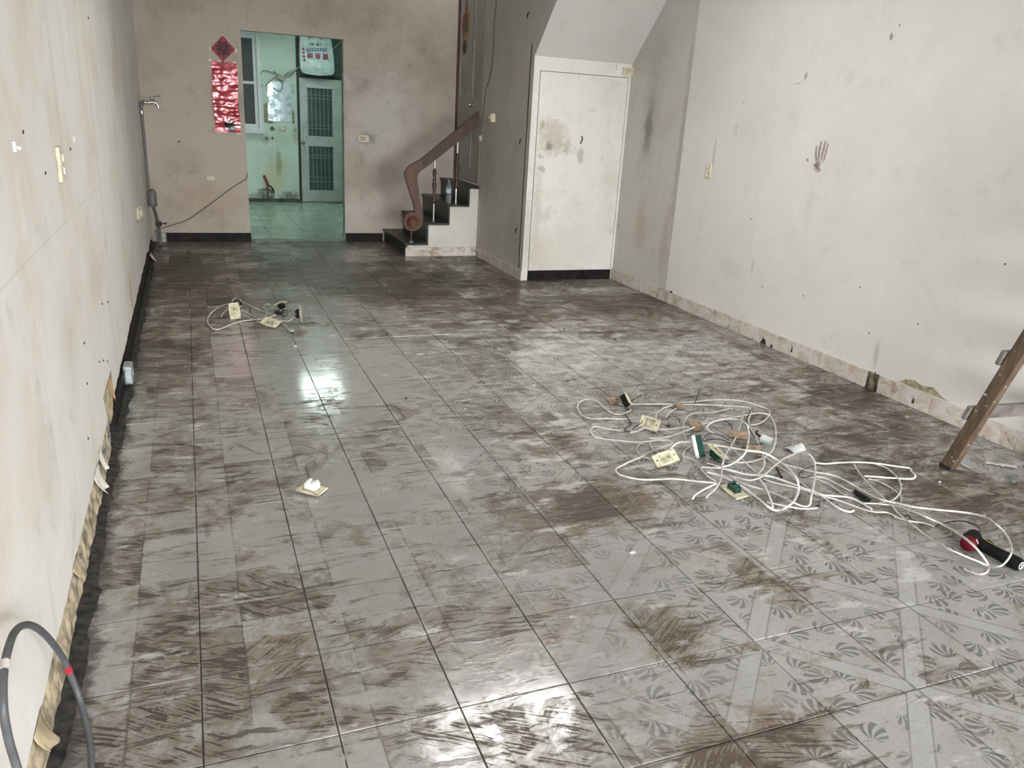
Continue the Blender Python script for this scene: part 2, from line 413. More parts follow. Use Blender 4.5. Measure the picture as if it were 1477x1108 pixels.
def far_tile_mat():
    g = G('mint_floor_tile'); p = g.pos(); x, y, z = g.sep(p)
    n = g.noise(p, 2.2, 6, .65); n2 = g.noise(g.xyz(x*3, y*18, 0), 1, 4, .6)
    c = g.mix(g.ss(n, .38, .68), (.40, .52, .45), (.29, .37, .29))
    c = g.mix(g.ss(n2, .55, .72)*.5*g.ss(n, .35, .6), c, (.16, .19, .13))
    g.set(color=c, rough=g.ss(n, .35, .7, .14, .38), spec=.5); g.bump(n2, .08, .003); return g.mat
m_ftile = far_tile_mat()

# ------------------------------------------------------------------ structure: floor
def struct(mb, name, mat, label, cat):
    return mb.build(name, mat, None, label, cat, kind='structure')
floor = struct(MB().box(XL-.12, XR+.12, YO, YB+.06, -.12, -.004), 'floor', m_grout, 'dirty grey patterned tile floor of the emptied shop room', 'floor')
def tile_mesh(w, d, name='tile', b=.0014, t=.012):
    bm = bmesh.new(); bmesh.ops.create_cube(bm, size=1); bmesh.ops.scale(bm, vec=(w, d, t), verts=bm.verts)
    top = [e for e in bm.edges if all(v.co.z > 0 for v in e.verts)]
    bmesh.ops.bevel(bm, geom=top, offset=b, segments=1, profile=.5, affect='EDGES')
    bmesh.ops.translate(bm, vec=(0, 0, -t/2), verts=bm.verts)
    me = bpy.data.meshes.new(name); bm.to_mesh(me); bm.free(); return me
GAP = .0032
cells = []
for i in range(-1, 14):
    for j in range(-17, 23):
        x0, x1 = GX+i*TX, GX+(i+1)*TX; y0, y1 = GY+j*TY, GY+(j+1)*TY
        x0 = max(x0, XL+.004); x1 = min(x1, XR-.004); y0 = max(y0, YO+.01); y1 = min(y1, YB-.004)
        if x1-x0 < .06 or y1-y0 < .05: continue
        if x0 > XS-.1 and y0 > YD+.05: continue                  # under the stairs
        if x0 > 2.2 and y0 > 8.62: continue
        cells.append((x0, x1, y0, y1))
def in_view(c):
    d = Vector(((c[0]+c[1])/2, (c[2]+c[3])/2, -H)); w = d.dot(F)
    if w < .3: return None
    uu = 738.5+f_px*d.dot(Rv)/w; vv = 554-f_px*d.dot(Uv)/w
    return d.length if -90 < uu < 1567 and vv < 1230 else None
vis = sorted([(in_view(c), c) for c in cells if in_view(c) is not None])
near = [c for _, c in vis[:300]]; rest = [c for c in cells if c not in set(near)]
tile_cache = {}
rt = random.Random(3)
for c in near:
    w, d = c[1]-c[0]-GAP, c[3]-c[2]-GAP
    k = (round(w, 3), round(d, 3))
    if k not in tile_cache:
        tile_cache[k] = tile_mesh(w, d); tile_cache[k].materials.append(m_tile)
    o = bpy.data.objects.new('tile', tile_cache[k]); COL.objects.link(o); o.parent = floor
    o.location = ((c[0]+c[1])/2, (c[2]+c[3])/2, rt.uniform(-.0006, .0004))
    o.rotation_euler = (rt.gauss(0, .0012), rt.gauss(0, .0012), rt.gauss(0, .0010))
mb = MB()
for c in rest: mb.box(c[0]+GAP/2, c[1]-GAP/2, c[2]+GAP/2, c[3]-GAP/2, -.012, 0)
mb.build('tile_field', m_tile, floor, kind='stuff')

# floor of the room beyond
ffloor = struct(MB().box(-.5, 2.62, YB+.06, YF+.1, -.12, -.004), 'floor_back_room', m_grout, 'pale mint tile floor seen through the doorway', 'floor')
FT = .425
for i in range(-3, 5):
    for j in range(0, 10):
        x0, x1 = .875+i*FT, .875+(i+1)*FT; y0, y1 = 9.83+j*FT*.98, 9.83+(j+1)*FT*.98
        x1 = min(x1, 2.6); y1 = min(y1, YF-.005)
        if x1-x0 < .05 or y1-y0 < .05: continue
        k = ('f', round(x1-x0-.004, 3), round(y1-y0-.004, 3))
        if k not in tile_cache: tile_cache[k] = tile_mesh(k[1], k[2]); tile_cache[k].materials.append(m_ftile)
        o = bpy.data.objects.new('tile', tile_cache[k]); COL.objects.link(o); o.parent = ffloor
        o.location = ((x0+x1)/2, (y0+y1)/2, rt.uniform(-.0005, .0004))
struct(MB().box(.615, 1.715, YB-.002, YB+.125, -.03, .002), 'trim_1', flat('doorway_threshold', (.26, .27, .25), .5, vary=.3, scale=20), 'grey worn threshold strip across the doorway', 'threshold')

# ------------------------------------------------------------------ structure: walls
# left wall: a board lining with a torn lower edge
mb = MB()
ys = [YO + k*(YB-YO)/150 for k in range(151)]
rl = random.Random(11)
bot = []
for yv in ys:
    b = .112 + .012*mnoise.noise(Vector((yv*3, 0, 0))) + rl.uniform(-.006, .006)
    if yv > 8.9: b = .03
    bot.append(b)
vs = []
for yv, b in zip(ys, bot): vs += [(XL, yv, b), (XL, yv, ZC), (XL-.014, yv, b), (XL-.014, yv, ZC)]
fs = []
for k in range(len(ys)-1):
    a = 4*k; n = 4*(k+1)
    fs += [(a, n, n+1, a+1), (a+2, a+3, n+3, n+2), (a, a+2, n+2, n)]
mb.add(vs, fs)
wall_left = struct(mb, 'wall_left', m_wl, 'stained cream board wall with a torn lower edge beside the black mortar strip', 'wall')
struct(MB().box(XL-.12, XL-.015, YO, YB+.1, -.1, ZC), 'wall_left_backing', m_plaster, 'rough plaster behind the torn foot of the cream board wall', 'wall')

# right wall: painted boards to y=6.18, bare plaster beyond
struct(MB().box(XR, XR+.12, 6.17, YD+.1, -.1, ZC), 'wall_right_plaster', m_wr2, 'grimy bare plaster strip between cupboard door and white boards', 'wall')
struct(MB().box(XR-.008, XR+.12, YO, 6.176, -.1, ZC), 'wall_right', m_wr, 'white painted board wall with a muddy handprint', 'wall')

# back wall with the doorway
mb = MB(); T = .12
mb.box(XL-.02, .615, YB, YB+T, -.05, ZC).box(1.715, XR+.1, YB, YB+T, -.05, ZC).box(.615, 1.715, YB, YB+T, 2.258, ZC)
struct(mb, 'wall_back', m_wb, 'grimy beige back wall around the open doorway', 'wall')
struct(MB().box(XS, XS+.10, YD+.09, 8.635, -.05, ZC).box(XS, XS+.0015, YD, YD+.09, -.05, ZC), 'wall_stair', m_ws, 'grey plaster side wall of the staircase with a hanging wire', 'wall')
# upper stair flight: cheek and sloped soffit above the cupboard
sl = lambda yv: 2.085 + (YD-yv)*1.02
y_top = YD - (ZC-2.085)/1.02
struct(MB().prism([(YD, 2.085), (YD, ZC), (y_top, ZC)], 0, XS, XS+.004), 'wall_stair_upper', m_ws, 'plaster cheek of the upper stair flight above the cupboard door', 'wall')
struct(MB().prism([(YD, 2.085), (y_top, ZC), (y_top+.2, ZC), (YD+.01, 2.285)], 0, XS+.004, XR-.001), 'ceiling_stair', m_soff, 'sloping white underside of the upper stair flight', 'ceiling')
# cupboard front under the stairs
mb = MB()
mb.box(XS+.002, 3.078, YD, YD+.08, -.02, 2.09).box(4.012, XR-.001, YD, YD+.08, -.02, 2.09).box(3.078, 4.012, YD, YD+.08, 1.964, 2.09).box(XS, XR, YD+.08, YD+.10, -.02, 2.2)
struct(mb, 'wall_cupboard', m_wu, 'white painted frame around the cupboard door under the stairs', 'wall')
# room beyond
mb = MB(); mb.box(-.5, .60, YF, YF+.12, -.05, 2.8).box(1.70-.03, 2.42, YF+.06, YF+.14, -.05, 2.8).box(1.118, 1.672, YF, YF+.12, -.05, 2.8).box(.60, 1.118, YF, YF+.12, -.05, 1.09).box(.60, 1.118, YF, YF+.12, 2.55, 2.8).box(2.40, 2.6, YF, YF+.12, -.05, 2.8).box(1.672, 2.40, YF, YF+.12, 2.62, 2.8)
struct(mb, 'wall_back_room', m_wf, 'mouldy mint green wall of the back room beside the grille door', 'wall')
struct(MB().box(2.60, 2.72, YB+T, YF+.1, -.05, 2.8), 'wall_back_room_right', m_wf, 'mint side wall of the back room hidden behind the door jamb', 'wall')
struct(MB().box(-.62, -.5, YB+T, YF+.1, -.05, 2.8), 'wall_back_room_left', m_wf, 'mint side wall of the back room behind the couplet wall', 'wall')
struct(MB().box(-.6, 2.7, YB+T, YF+.1, 2.8, 2.9), 'ceiling_back_room', m_ceil, 'white ceiling of the back room', 'ceiling')
# ceiling and street lintel
struct(MB().box(XL-.12, XR+.12, YO, YB+.12, ZC, ZC+.12), 'ceiling', m_ceil, 'plain off-white ceiling of the shop room', 'ceiling')
struct(MB().box(XL-.12, XR+.12, YO-.12, YO, 2.25, ZC+.12), 'wall_front', m_ceil, 'lintel over the open street front', 'wall')
struct(MB().box(-14, 18, -16, YO-.001, -.2, -.03), 'ground', flat('street_asphalt', (.26, .26, .255), .9, scale=6), 'grey street paving outside the open front', 'ground')

# doorway jamb lining: a column of narrow tiles on the right reveal
jl = tag(empty('trim_2', (1.715, YB, 0)), 'narrow tiled lining on the right reveal of the doorway', 'trim', kind='structure')
m_jamb = flat('jamb_tile', (.37, .39, .34), .5, vary=.25, scale=18)
for k in range(8):
    MB().rbox((1.711, YB+.06, .145+.281*k), (.008, .116, .276), .002).build('tile', m_jamb, jl)

# ------------------------------------------------------------------ skirtings
struct(MB().rbox((.17, YB-.012, .046), (.905, .024, .095), .003), 'baseboard_back_left', m_base_dark, 'black baseboard under the red couplet', 'baseboard')
struct(MB().rbox((1.94, YB-.012, .046), (.45, .024, .095), .003), 'baseboard_back_right', m_base_dark, 'black baseboard between the doorway and the stairs', 'baseboard')
struct(MB().rbox((-.335, YB-.03, .05), (.09, .05, .10), .006), 'trim_3', flat('grey_mortar_block', (.42, .43, .40), .8, vary=.3, scale=22, bump=.4), 'pale mortar lump at the end of the black baseboard', 'trim')
struct(MB().box(XS-.012, XS, YD-.012, 8.60, 0, .098), 'baseboard_stair', m_skirt, 'pale baseboard along the foot of the staircase wall', 'baseboard')
struct(MB().rbox((3.545, YD-.004, .047), (.93, .012, .094), .002), 'baseboard_cupboard', m_base_dark, 'black kick strip under the cupboard door', 'baseboard')
bl = tag(empty('baseboard_right', (XR, 0, 0)), 'chipped pale skirting tiles along the white board wall', 'baseboard', kind='structure')
yv = -1.2
seq = []
cuts = [-3.2, -2.5, -1.85, -1.2, -.55, .1, .75, 1.4, 2.05, 2.62, 3.18, 3.585, 'gap', 3.69, 4.18, 4.78, 5.38, 5.98, 6.58, 7.195]
prev = cuts[0]
for c in cuts[1:]:
    if c == 'gap': prev = None; continue
    if prev is None: prev = c; continue
    L = c-prev
    MB().rbox((XR-.016, prev+L/2, .056+rt.uniform(-.002, .002)), (.018, L-.003, .112), .0025, rz(rt.gauss(0, .004))).build('skirting_tile', m_skirt, bl)
    prev = c
# broken notches with black backing
m_hole = flat('dark_gap', (.045, .035, .028), .9, vary=.5, scale=40, bump=.4)
MB().box(XR-.012, XR-.007, 3.588, 3.687, 0, .112).build('mortar_gap', flat('broken_mortar', (.30, .25, .17), .9, vary=.5, scale=30, bump=.7), bl)
for (yy, zz, w, hh) in ((3.60, .05, .018, .10), (3.665, .06, .016, .11), (4.72, .03, .07, .055), (4.62, .018, .03, .03), (4.40, .055, .018, .05), (6.05, .118, .05, .02), (3.30, .05, .02, .04), (2.86, .05, .03, .03), (3.62, .115, .012, .03)):
    po_ = [(yy-w/2, zz-hh/2), (yy+w/2, zz-hh/2), (yy+w*.2, zz), (yy+w*.1, zz+hh/2), (yy-w*.15, zz+hh*.1), (yy-w*.3, zz+hh*.3)]
    MB().prism(po_, 0, XR-.0275, XR-.0245).build('chip', m_hole, bl)
# peeled paint patch above the skirting
MB().prism([(3.45, .118), (3.40, .15), (3.33, .165), (3.28, .15), (3.20, .165), (3.13, .13), (3.08, .118)], 0, XR-.010, XR-.0078).build('peeled_patch', flat('bared_board', (.42, .36, .24), .9, vary=.3), bl)

# left foot: black baseboard further back, torn hardboard near the front
bb = tag(empty('baseboard_left', (XL, 0, 0)), 'black baseboard and torn tan hardboard along the foot of the cream wall', 'baseboard', kind='structure')
for a, b in ((4.0, 5.1), (5.1, 6.4), (6.4, 7.7), (7.7, 9.2)):
    MB().rbox((XL+.002, (a+b)/2, .05), (.030, b-a-.004, .10+rt.uniform(-.006, .004)), .003, rz(rt.gauss(0, .002))).build('board', m_base_dark, bb)
mb = MB()
def strip(u_, v_):
    yy = .9 + 2.85*u_; zz = -.002 + .118*v_
    n_ = mnoise.noise(Vector((yy*7, zz*30, 1.3)))*.5 + mnoise.noise(Vector((yy*25, zz*60, 4.1)))*.5
    return (XL-.004 + .016*(1-v_) + .010*n_, yy, zz)
mb.grid(strip, 260, 10)
mb.build('torn_hardboard', m_board, bb)
MB().grid(lambda u_, v_: (XL+.003+.006*mnoise.noise(Vector((u_*9, v_*5, 8))), 3.28+.55*u_, .0+.10*v_*(1-.4*u_)), 20, 5).build('mortar_patch', flat('grey_mortar', (.30, .30, .31), .8, vary=.3, scale=30, bump=.5), bb)
mb = MB()
def gunk(u_, v_):
    yy = .9 + 7.6*u_
    w_ = .062 + .022*mnoise.noise(Vector((yy*5, 2.2, 0))) + .012*mnoise.noise(Vector((yy*23, 5.2, 0)))
    n_ = mnoise.noise(Vector((yy*30, v_*4, 3)))
    return (XL-.01+w_*v_, yy, .012*(1-v_)+.004*n_*(1-v_)+.0008)
mb.grid(gunk, 420, 5)
mb.build('mortar_strip', m_grime, bb)
# curled torn flaps of lining paper
m_flap = flat('lining_paper', (.72, .68, .60), .85, vary=.15, scale=20)
m_flapt = flat('torn_card', (.50, .40, .25), .9, vary=.3, scale=14)
def flap(y0, z0, w, h, mat, out=.03, seed=0):
    r_ = random.Random(seed)
    j = [r_.uniform(-.2, .2) for _ in range(8)]
    def fn(a, b):
        ww = w*(1-.55*b+.2*j[int(a*7)]*b)
        return (XL+.002+out*(b**2)*(1+.3*math.sin(a*5+seed)), y0+(a-.5)*ww+.2*w*j[0]*b, z0 - h*b + .15*h*j[int(a*7)]*b)
    MB().grid(fn, 8, 8, thick=(.0008, 0, .0004)).build('torn_flap', mat, wall_left)
flap(8.55, .13, .35, .13, m_flap, .05, 1); flap(3.25, .125, .16, .10, m_flap, .03, 2); flap(3.42, .135, .1, .09, m_flap, .02, 3)
flap(1.80, .12, .10, .07, m_flapt, .03, 4); flap(3.95, .25, .40, .17, m_flapt, .004, 5); flap(2.55, .12, .12, .05, m_flapt, .014, 6); flap(4.10, .235, .10, .12, flat('raw_pine', (.62, .36, .17), .8), .01, 8)

# ------------------------------------------------------------------ object materials
m_creamp = flat('cream_plastic', (.66, .60, .43), .45, vary=.14, scale=18)
m_creamd = flat('cream_plastic_dirty', (.50, .455, .32), .5, vary=.3, scale=24)
m_white = flat('white_plastic', (.74, .73, .69), .45, vary=.08)
m_blackp = flat('black_plastic', (.010, .010, .011), .5, vary=.3, spec=.2)
m_greenp = flat('dark_green_plastic', (.008, .06, .045), .4, vary=.3)
m_steel = flat('brushed_steel', (.55, .54, .52), .32, metal=1.0, vary=.15, scale=40)
m_zinc = flat('zinc_plate', (.42, .45, .45), .38, metal=.8, vary=.25, scale=20)
m_chrome = flat('chrome', (.62, .62, .60), .15, metal=1.0, vary=.1)
m_alum = flat('white_aluminium', (.46, .50, .49), .42, metal=.1, vary=.06)
m_pvc = flat('grey_pvc', (.155, .15, .145), .5, vary=.2)
m_cab = {'w': flat('white_cable_sheath', (.58, .56, .515), .45, vary=.15, scale=25), 'b': flat('clean_white_cable_sheath', (.70, .695, .67), .42, vary=.06, scale=25),
         'g': flat('grimy_white_cable_sheath', (.52, .495, .45), .5, vary=.18, scale=25), 'k': flat('black_wire_sheath', (.013, .012, .011), .5, vary=.3, spec=.2), 't': flat('dull_thin_wire', (.19, .175, .15), .5, vary=.3)}
m_copper = flat('taped_brown_paper', (.27, .185, .125), .8, vary=.35, scale=30)
m_dark = flat('slot_black', (.02, .018, .016), .7)

# ------------------------------------------------------------------ text
def text_obj(txt, size, mat4, mat, parent, name='printed_text', depth=.0006, bold=.006):
    cu = bpy.data.curves.new('txt', 'FONT'); cu.body = txt; cu.size = size; cu.extrude = depth; cu.offset = size*bold; cu.align_x = 'CENTER'; cu.align_y = 'CENTER'
    o = bpy.data.objects.new('txt', cu); COL.objects.link(o)
    bpy.context.view_layer.update()
    dg = bpy.context.evaluated_depsgraph_get()
    me = bpy.data.meshes.new_from_object(o.evaluated_get(dg)); me.name = name
    bpy.data.objects.remove(o)
    me.materials.clear()
    cs = [v.co.copy() for v in me.vertices]
    ctr = Vector(((min(c.x for c in cs)+max(c.x for c in cs))/2, (min(c.y for c in cs)+max(c.y for c in cs))/2, 0))
    me.transform(mat4 @ Matrix.Translation(-ctr))
    return link(name, me, mat, parent)
def face_cam(x, y, z, rot=0.0):          # text facing -Y, rotated in its plane
    return Matrix.Translation((x, y, z)) @ Matrix.Rotation(PI/2, 4, 'X') @ Matrix.Rotation(rot, 4, 'Z')

# ------------------------------------------------------------------ ceiling lamps
def lamp(name, c, sx, sy, zc, col, strength, label):
    t = empty(name, (c[0], c[1], zc), label, 'ceiling lamp')
    MB().rbox((c[0], c[1], zc-.03), (sx, sy, .06), .006).build('housing', m_white, t)
    g = G('lit_diffuser_'+name); g.set(color=(.9, .9, .9), rough=.5, emis=col, estr=strength)
    MB().rbox((c[0], c[1], zc-.066), (sx-.05, sy-.05, .018), .006).build('diffuser', g.mat, t)
    return t
lamp('fluorescent_lamp', (2.02, 4.60), 1.25, .62, ZC-.002, (1, .985, .95, 1), 21.0, 'white fluorescent panel lamp on the shop room ceiling')
lamp('fluorescent_lamp', (1.74, 12.05), .62, 1.25, 2.797, (.80, 1.0, .92, 1), 10.5, 'greenish fluorescent panel lamp on the back room ceiling')

# ------------------------------------------------------------------ cupboard door under the stairs
m_door = wall_mat('cupboard_door_paint', (.705, .685, .635), (.50, .455, .375), .8, [
    ((3.25, YD, 1.38), (.24, .2, .24), .55, (.42, .36, .26)), ((3.22, YD, 1.30), (.06, .2, .06), .8, (.22, .20, .17)), ((3.40, YD, 1.28), (.06, .2, .10), .6, (.33, .29, .23)),
    ((3.56, YD, 1.22), (.05, .2, .10), .55, (.30, .27, .22)), ((3.45, YD, .35), (.5, .2, .4), .35, (.50, .45, .36)), ((3.16, YD, 1.08), (.05, .2, .05), .5, (.25, .23, .2)),
    ((3.14, YD, .7), (.06, .2, .5), .45, (.45, .40, .33)), ((3.13, YD, 1.5), (.03, .2, .06), .7, (.32, .27, .18)), ((3.9, YD, .9), (.15, .2, .5), .25, (.5, .46, .38))], stipple=.1, streak=.35, fleck=.7, rough=.5)
door1 = tag(empty('door_1', (3.545, YD, 0)), 'white stained cupboard door under the stairs', 'door', kind='structure')
MB().rbox((3.546, YD+.016, 1.028), (.922, .036, 1.862), .003).build('leaf', m_door, door1)
MB().box(3.078, 4.012, YD+.03, YD+.05, .0, 1.964).build('rebate', m_dark, door1)
MB().lathe([(.008, 0), (.009, .012), (.018, .016), (.020, .026), (.014, .034), (0, .035)], (3.135, YD, 1.211), (0, -1, 0), 16).build('knob', m_white, door1)
MB().tube(bez([(3.557, YD-.006, 1.405), (3.562, YD-.012, 1.37), (3.548, YD-.010, 1.345), (3.556, YD-.006, 1.335)], 4), .006, 6).build('hook', m_blackp, door1)
mb = MB()
for k in range(5): mb.box(3.12+.085*k, 3.128+.085*k, YD-.0035, YD, 1.50, 1.555)
mb.box(3.12, 3.50, YD-.003, YD, 1.55, 1.556).build('torn_paper_strip', m_white, door1)
# small screw holes on the frame
for zz in (2.032, 2.06): MB().lathe([(.0055, 0), (.0055, .002)], (3.865, YD, zz), (0, -1, 0), 8).build('screw_hole', m_dark, bpy.data.objects['wall_cupboard'])

# ------------------------------------------------------------------ outlets and switches
def plate(name, c, n, w, h, d, label, cat, holes, mat=None, group=None, vertical=False):
    """wall plate; n = outward normal axis ('-y','+x','-x')"""
    t = empty(name, c, label, cat, group)
    rot = {'-y': Matrix.Identity(3), '+x': rz(PI/2), '-x': rz(-PI/2)}[n]
    C_ = Vector(c)
    def P(a, b, o): return C_ + rot @ Vector((a, -o, b))
    MB().rbox(P(0, 0, d/2), (w, d, h), min(.004, d*.3), rot).build('plate', mat or m_creamp, t)
    MB().rbox(P(0, 0, d+.001), (w*.62, .004, h*.55) if not vertical else (w*.5, .004, h*.7), .0015, rot).build('inset', m_creamd, t)
    for a, b, kind in holes:
        if kind == 'round': MB().lathe([(.013, 0), (.013, .003), (.010, .004), (0, .004)], P(a, b, d+.002), rot @ Vector((0, -1, 0)), 14).build('socket', m_creamp, t); [MB().rbox(P(a+q, b, d+.006), (.002, .002, .009), 0, rot).build('slot', m_dark, t) for q in (-.005, .005)]
        elif kind == 'rock': MB().rbox(P(a, b, d+.004), (.018, .006, .026), .002, rot).build('rocker', m_white, t)
        elif kind == 'button': MB().lathe([(.016, 0), (.017, .006), (.011, .008), (.010, .012), (0, .013)], P(a, b, d+.001), rot @ Vector((0, -1, 0)), 16).build('button', m_creamp, t)
        elif kind == 'slot':
            for q in (-.006, .006): MB().rbox(P(a+q, b, d+.003), (.003, .003, .012), 0, rot).build('slot', m_dark, t)
    return t
plate('wall_outlet', (1.93, YB, 1.20), '-y', .125, .075, .03, 'cream outlet box on the beige wall between doorway and stairs', 'outlet', [(-.028, 0, 'round'), (.028, 0, 'round')])
plate('wall_outlet', (3.992, YD, 2.018), '-y', .115, .07, .032, 'cream double outlet on the frame above the cupboard door', 'outlet', [(-.026, 0, 'round'), (.026, 0, 'round')])
plate('bell_switch', (XS, 8.22, 1.52), '-x', .075, .085, .05, 'cream push button box on the staircase wall', 'switch', [(0, 0, 'button')])
plate('wall_switch', (XR-.008, 5.74, 1.21), '-x', .072, .12, .014, 'cream three rocker switch on the white board wall', 'switch', [(0, .032, 'rock'), (0, 0, 'rock'), (0, -.032, 'rock')], vertical=True)
plate('wall_switch', (XL, 3.25, 1.30), '+x', .070, .12, .014, 'cream two rocker switch on the stained left board wall', 'switch', [(0, .022, 'rock'), (0, -.022, 'rock')], vertical=True)
for yy, zz in ((7.35, .60), (7.75, .56)):
    t = empty('oval_plate', (XL, yy, zz), 'cream oval socket ring low on the board wall near the tap pipe', 'outlet', 'oval socket rings on the left wall')
    mb = MB(); pts = [(XL+.008, yy+.10*math.cos(a), zz+.055*math.sin(a)) for a in [2*PI*k/24 for k in range(25)]]
    mb.tube(pts, .012, 8, cap=False); mb.build('ring', m_creamp, t)
    MB().rbox((XL+.005, yy, zz), (.008, .12, .07), .003).build('inset', m_dark if yy < 7.5 else m_creamd, t)

# ------------------------------------------------------------------ staircase
m_marble = (lambda: (lambda g: (lambda p: (g.set(color=g.mix(g.ss(g.noise(p, 6, 6, .7, 1.2), .52, .70), (.014, .017, .016), (.075, .083, .078)), rough=.35, spec=.35), g.mat)[1])(g.pos()))(G('dark_green_marble')))()
m_side = wall_mat('stair_side_plaster', (.66, .63, .57), (.48, .43, .36), .6, stipple=.15, streak=.4, fleck=.8)
stair = tag(empty('staircase', (2.6, 9.1, 0)), 'short flight of dark marble steps with a white plastered side', 'stairs', kind='structure')
zs = [.150, .375, .580, .780]; xs = [2.185, 2.425, 2.668, 2.898, 3.05]
for k in range(4):
    z0 = 0 if k == 0 else zs[k-1]
    MB().box(xs[k], xs[k]+.02, 8.640, YB, z0, zs[k]-.026).build('riser', m_marble, stair)
    x_end = xs[k+1]+.01 if k < 3 else 3.10
    MB().rbox(((xs[k]-.018+x_end)/2, (8.600+YB)/2, zs[k]-.013), (x_end-xs[k]+.018, YB-8.600, .026), .004).build('tread', m_marble, stair)
poly = [(xs[0]+.02, 0), (XS, 0), (XS, zs[3]-.026), (xs[3]+.02, zs[3]-.026), (xs[3]+.02, zs[2]-.026), (xs[2]+.02, zs[2]-.026), (xs[2]+.02, zs[1]-.026), (xs[1]+.02, zs[1]-.026), (xs[1]+.02, zs[0]-.026), (xs[0]+.02, zs[0]-.026)]
MB().prism(poly, 1, 8.625, YB-.002).build('side', m_side, stair)
MB().rbox((2.595, 8.618, .05), (.83, .022, .10), .003).build('plinth', m_skirt, stair)

# door across the stairs
m_tdoor = flat('grey_green_door_paint', (.36, .355, .325), .5, vary=.1, scale=8)
m_maroon = flat('maroon_paint', (.10, .035, .030), .5, vary=.2)
door2 = tag(empty('door_2', (3.07, 9.2, .78)), 'grey panelled door at the top of the marble steps', 'door', kind='structure')
MB().box(3.068, 3.10, 8.72, 9.66, .785, 2.95).build('leaf', m_tdoor, door2)
def molding(y0, y1, z0, z1):
    mb = MB(); w = .028
    mb.box(3.056, 3.068, y0, y1, z0, z0+w).box(3.056, 3.068, y0, y1, z1-w, z1).box(3.056, 3.068, y0, y0+w, z0+w, z1-w).box(3.056, 3.068, y1-w, y1, z0+w, z1-w)
    o = mb.build('panel_moulding', m_tdoor, door2)
    MB().rbox((3.066, (y0+y1)/2, (z0+z1)/2), (.008, y1-y0-.14, z1-z0-.14), .003).build('panel', m_tdoor, o)
molding(9.10, 9.60, 1.72, 2.85); molding(9.10, 9.60, .95, 1.57)
MB().box(3.05, 3.105, 9.665, 9.70, .785, 2.98).box(3.05, 3.105, 8.66, 8.715, .785, 2.98).build('frame', m_maroon, door2)
kn = MB().lathe([(.024, 0), (.024, .006), (.010, .010), (.010, .030), (.026, .038), (.030, .052), (.022, .066), (0, .069)], (3.068, 9.05, 1.645), (-1, 0, 0), 18).build('knob', m_chrome, door2)
for zz in (1.30, 2.60): MB().box(3.045, 3.056, 9.63, 9.67, zz, zz+.11).build('hinge', m_maroon, door2)
# paper cut-out stuck on the door
st_ = empty('paper_cutout', (3.06, 9.42, 2.5), 'faded red and brown paper cut-out stuck on the grey panelled door', 'decoration')
def cut(pts, mat, off): MB().prism(pts, 0, 3.0605-off, 3.0595-off).build('paper_piece', mat, st_)
m_cr = flat('faded_red_paper', (.33, .085, .06), .8, vary=.3); m_co = flat('faded_ochre_paper', (.50, .29, .15), .8, vary=.3); m_cb = flat('dull_brown_paper', (.17, .115, .10), .8, vary=.3)
cut([(9.42, 2.80), (9.45, 2.72), (9.48, 2.64), (9.38, 2.64), (9.40, 2.72)], m_cr, 0)
cut([(9.55, 2.62), (9.30, 2.64), (9.28, 2.50), (9.33, 2.40), (9.35, 2.33), (9.49, 2.33), (9.53, 2.42), (9.56, 2.50)], m_co, .001)
cut([(9.50, 2.63), (9.36, 2.63), (9.36, 2.42), (9.47, 2.42)], m_cb, .003); cut([(9.54, 2.60), (9.51, 2.60), (9.50, 2.40), (9.53, 2.40)], m_cr, .003)
cut([(9.44 + .075*math.cos(a), 2.27 + .075*math.sin(a)) for a in [2*PI*k/14 for k in range(14)]], m_cb, .002); cut([(9.46, 2.34), (9.43, 2.34), (9.42, 2.22), (9.45, 2.20)], m_dark, .004)

# handrail with scroll, balusters
def wood(name, a, b, rough=.4, sc=14, sy=1.5):
    g = G(name); p = g.obj(); x, y, z = g.sep(p)
    n = g.noise(g.xyz(x*sc, y*sc, z*sy), 1, 5, .6, .6); g.set(color=g.mix(g.ss(n, .35, .7), a, b), rough=rough); g.bump(n, .1, .003); return g.mat
m_rail = wood('varnished_rail_wood', (.048, .019, .011), (.085, .036, .021), .5); m_rail2 = wood('lighter_rail_wood', (.075, .029, .016), (.12, .050, .028), .5); m_bal = wood('dark_turned_wood', (.038, .016, .010), (.075, .030, .018))
hr = empty('handrail', (2.27, 8.68, .15), 'dark wooden stair handrail ending in a carved scroll', 'handrail')
prof = [(2.998, 1.562), (2.352, 1.040)] + [tuple(p[:2]) for p in bez([(2.352, 1.040, 0), (2.262, .988, 0), (2.205, .945, 0), (2.184, .895, 0), (2.190, .845, 0), (2.240, .70, 0), (2.285, .57, 0), (2.300, .470, 0)], 5)][1:]
prof2 = [tuple(p[:2]) for p in bez([(2.300, .470, 0), (2.240, .475, 0), (2.190, .440, 0), (2.166, .385, 0), (2.180, .320, 0), (2.225, .283, 0), (2.285, .276, 0), (2.340, .300, 0), (2.376, .350, 0), (2.388, .420, 0), (2.386, .48, 0)], 5)]
prof3 = [tuple(p[:2]) for p in bez([(2.386, .48, 0), (2.350, .60, 0), (2.338, .70, 0), (2.318, .80, 0), (2.318, .86, 0), (2.338, .91, 0), (2.394, .952, 0)], 5)] + [(2.998, 1.425)]
lower = prof[1:] + prof2[1:] + prof3[1:-1]
upper = [(2.998, 1.562), (2.352, 1.040), (2.394, .952), (2.998, 1.425)]
MB().prism(upper, 1, 8.655, 8.705, True).build('rail', m_rail, hr)
MB().prism(lower, 1, 8.652, 8.708, True).build('scroll_end', m_rail2, hr)
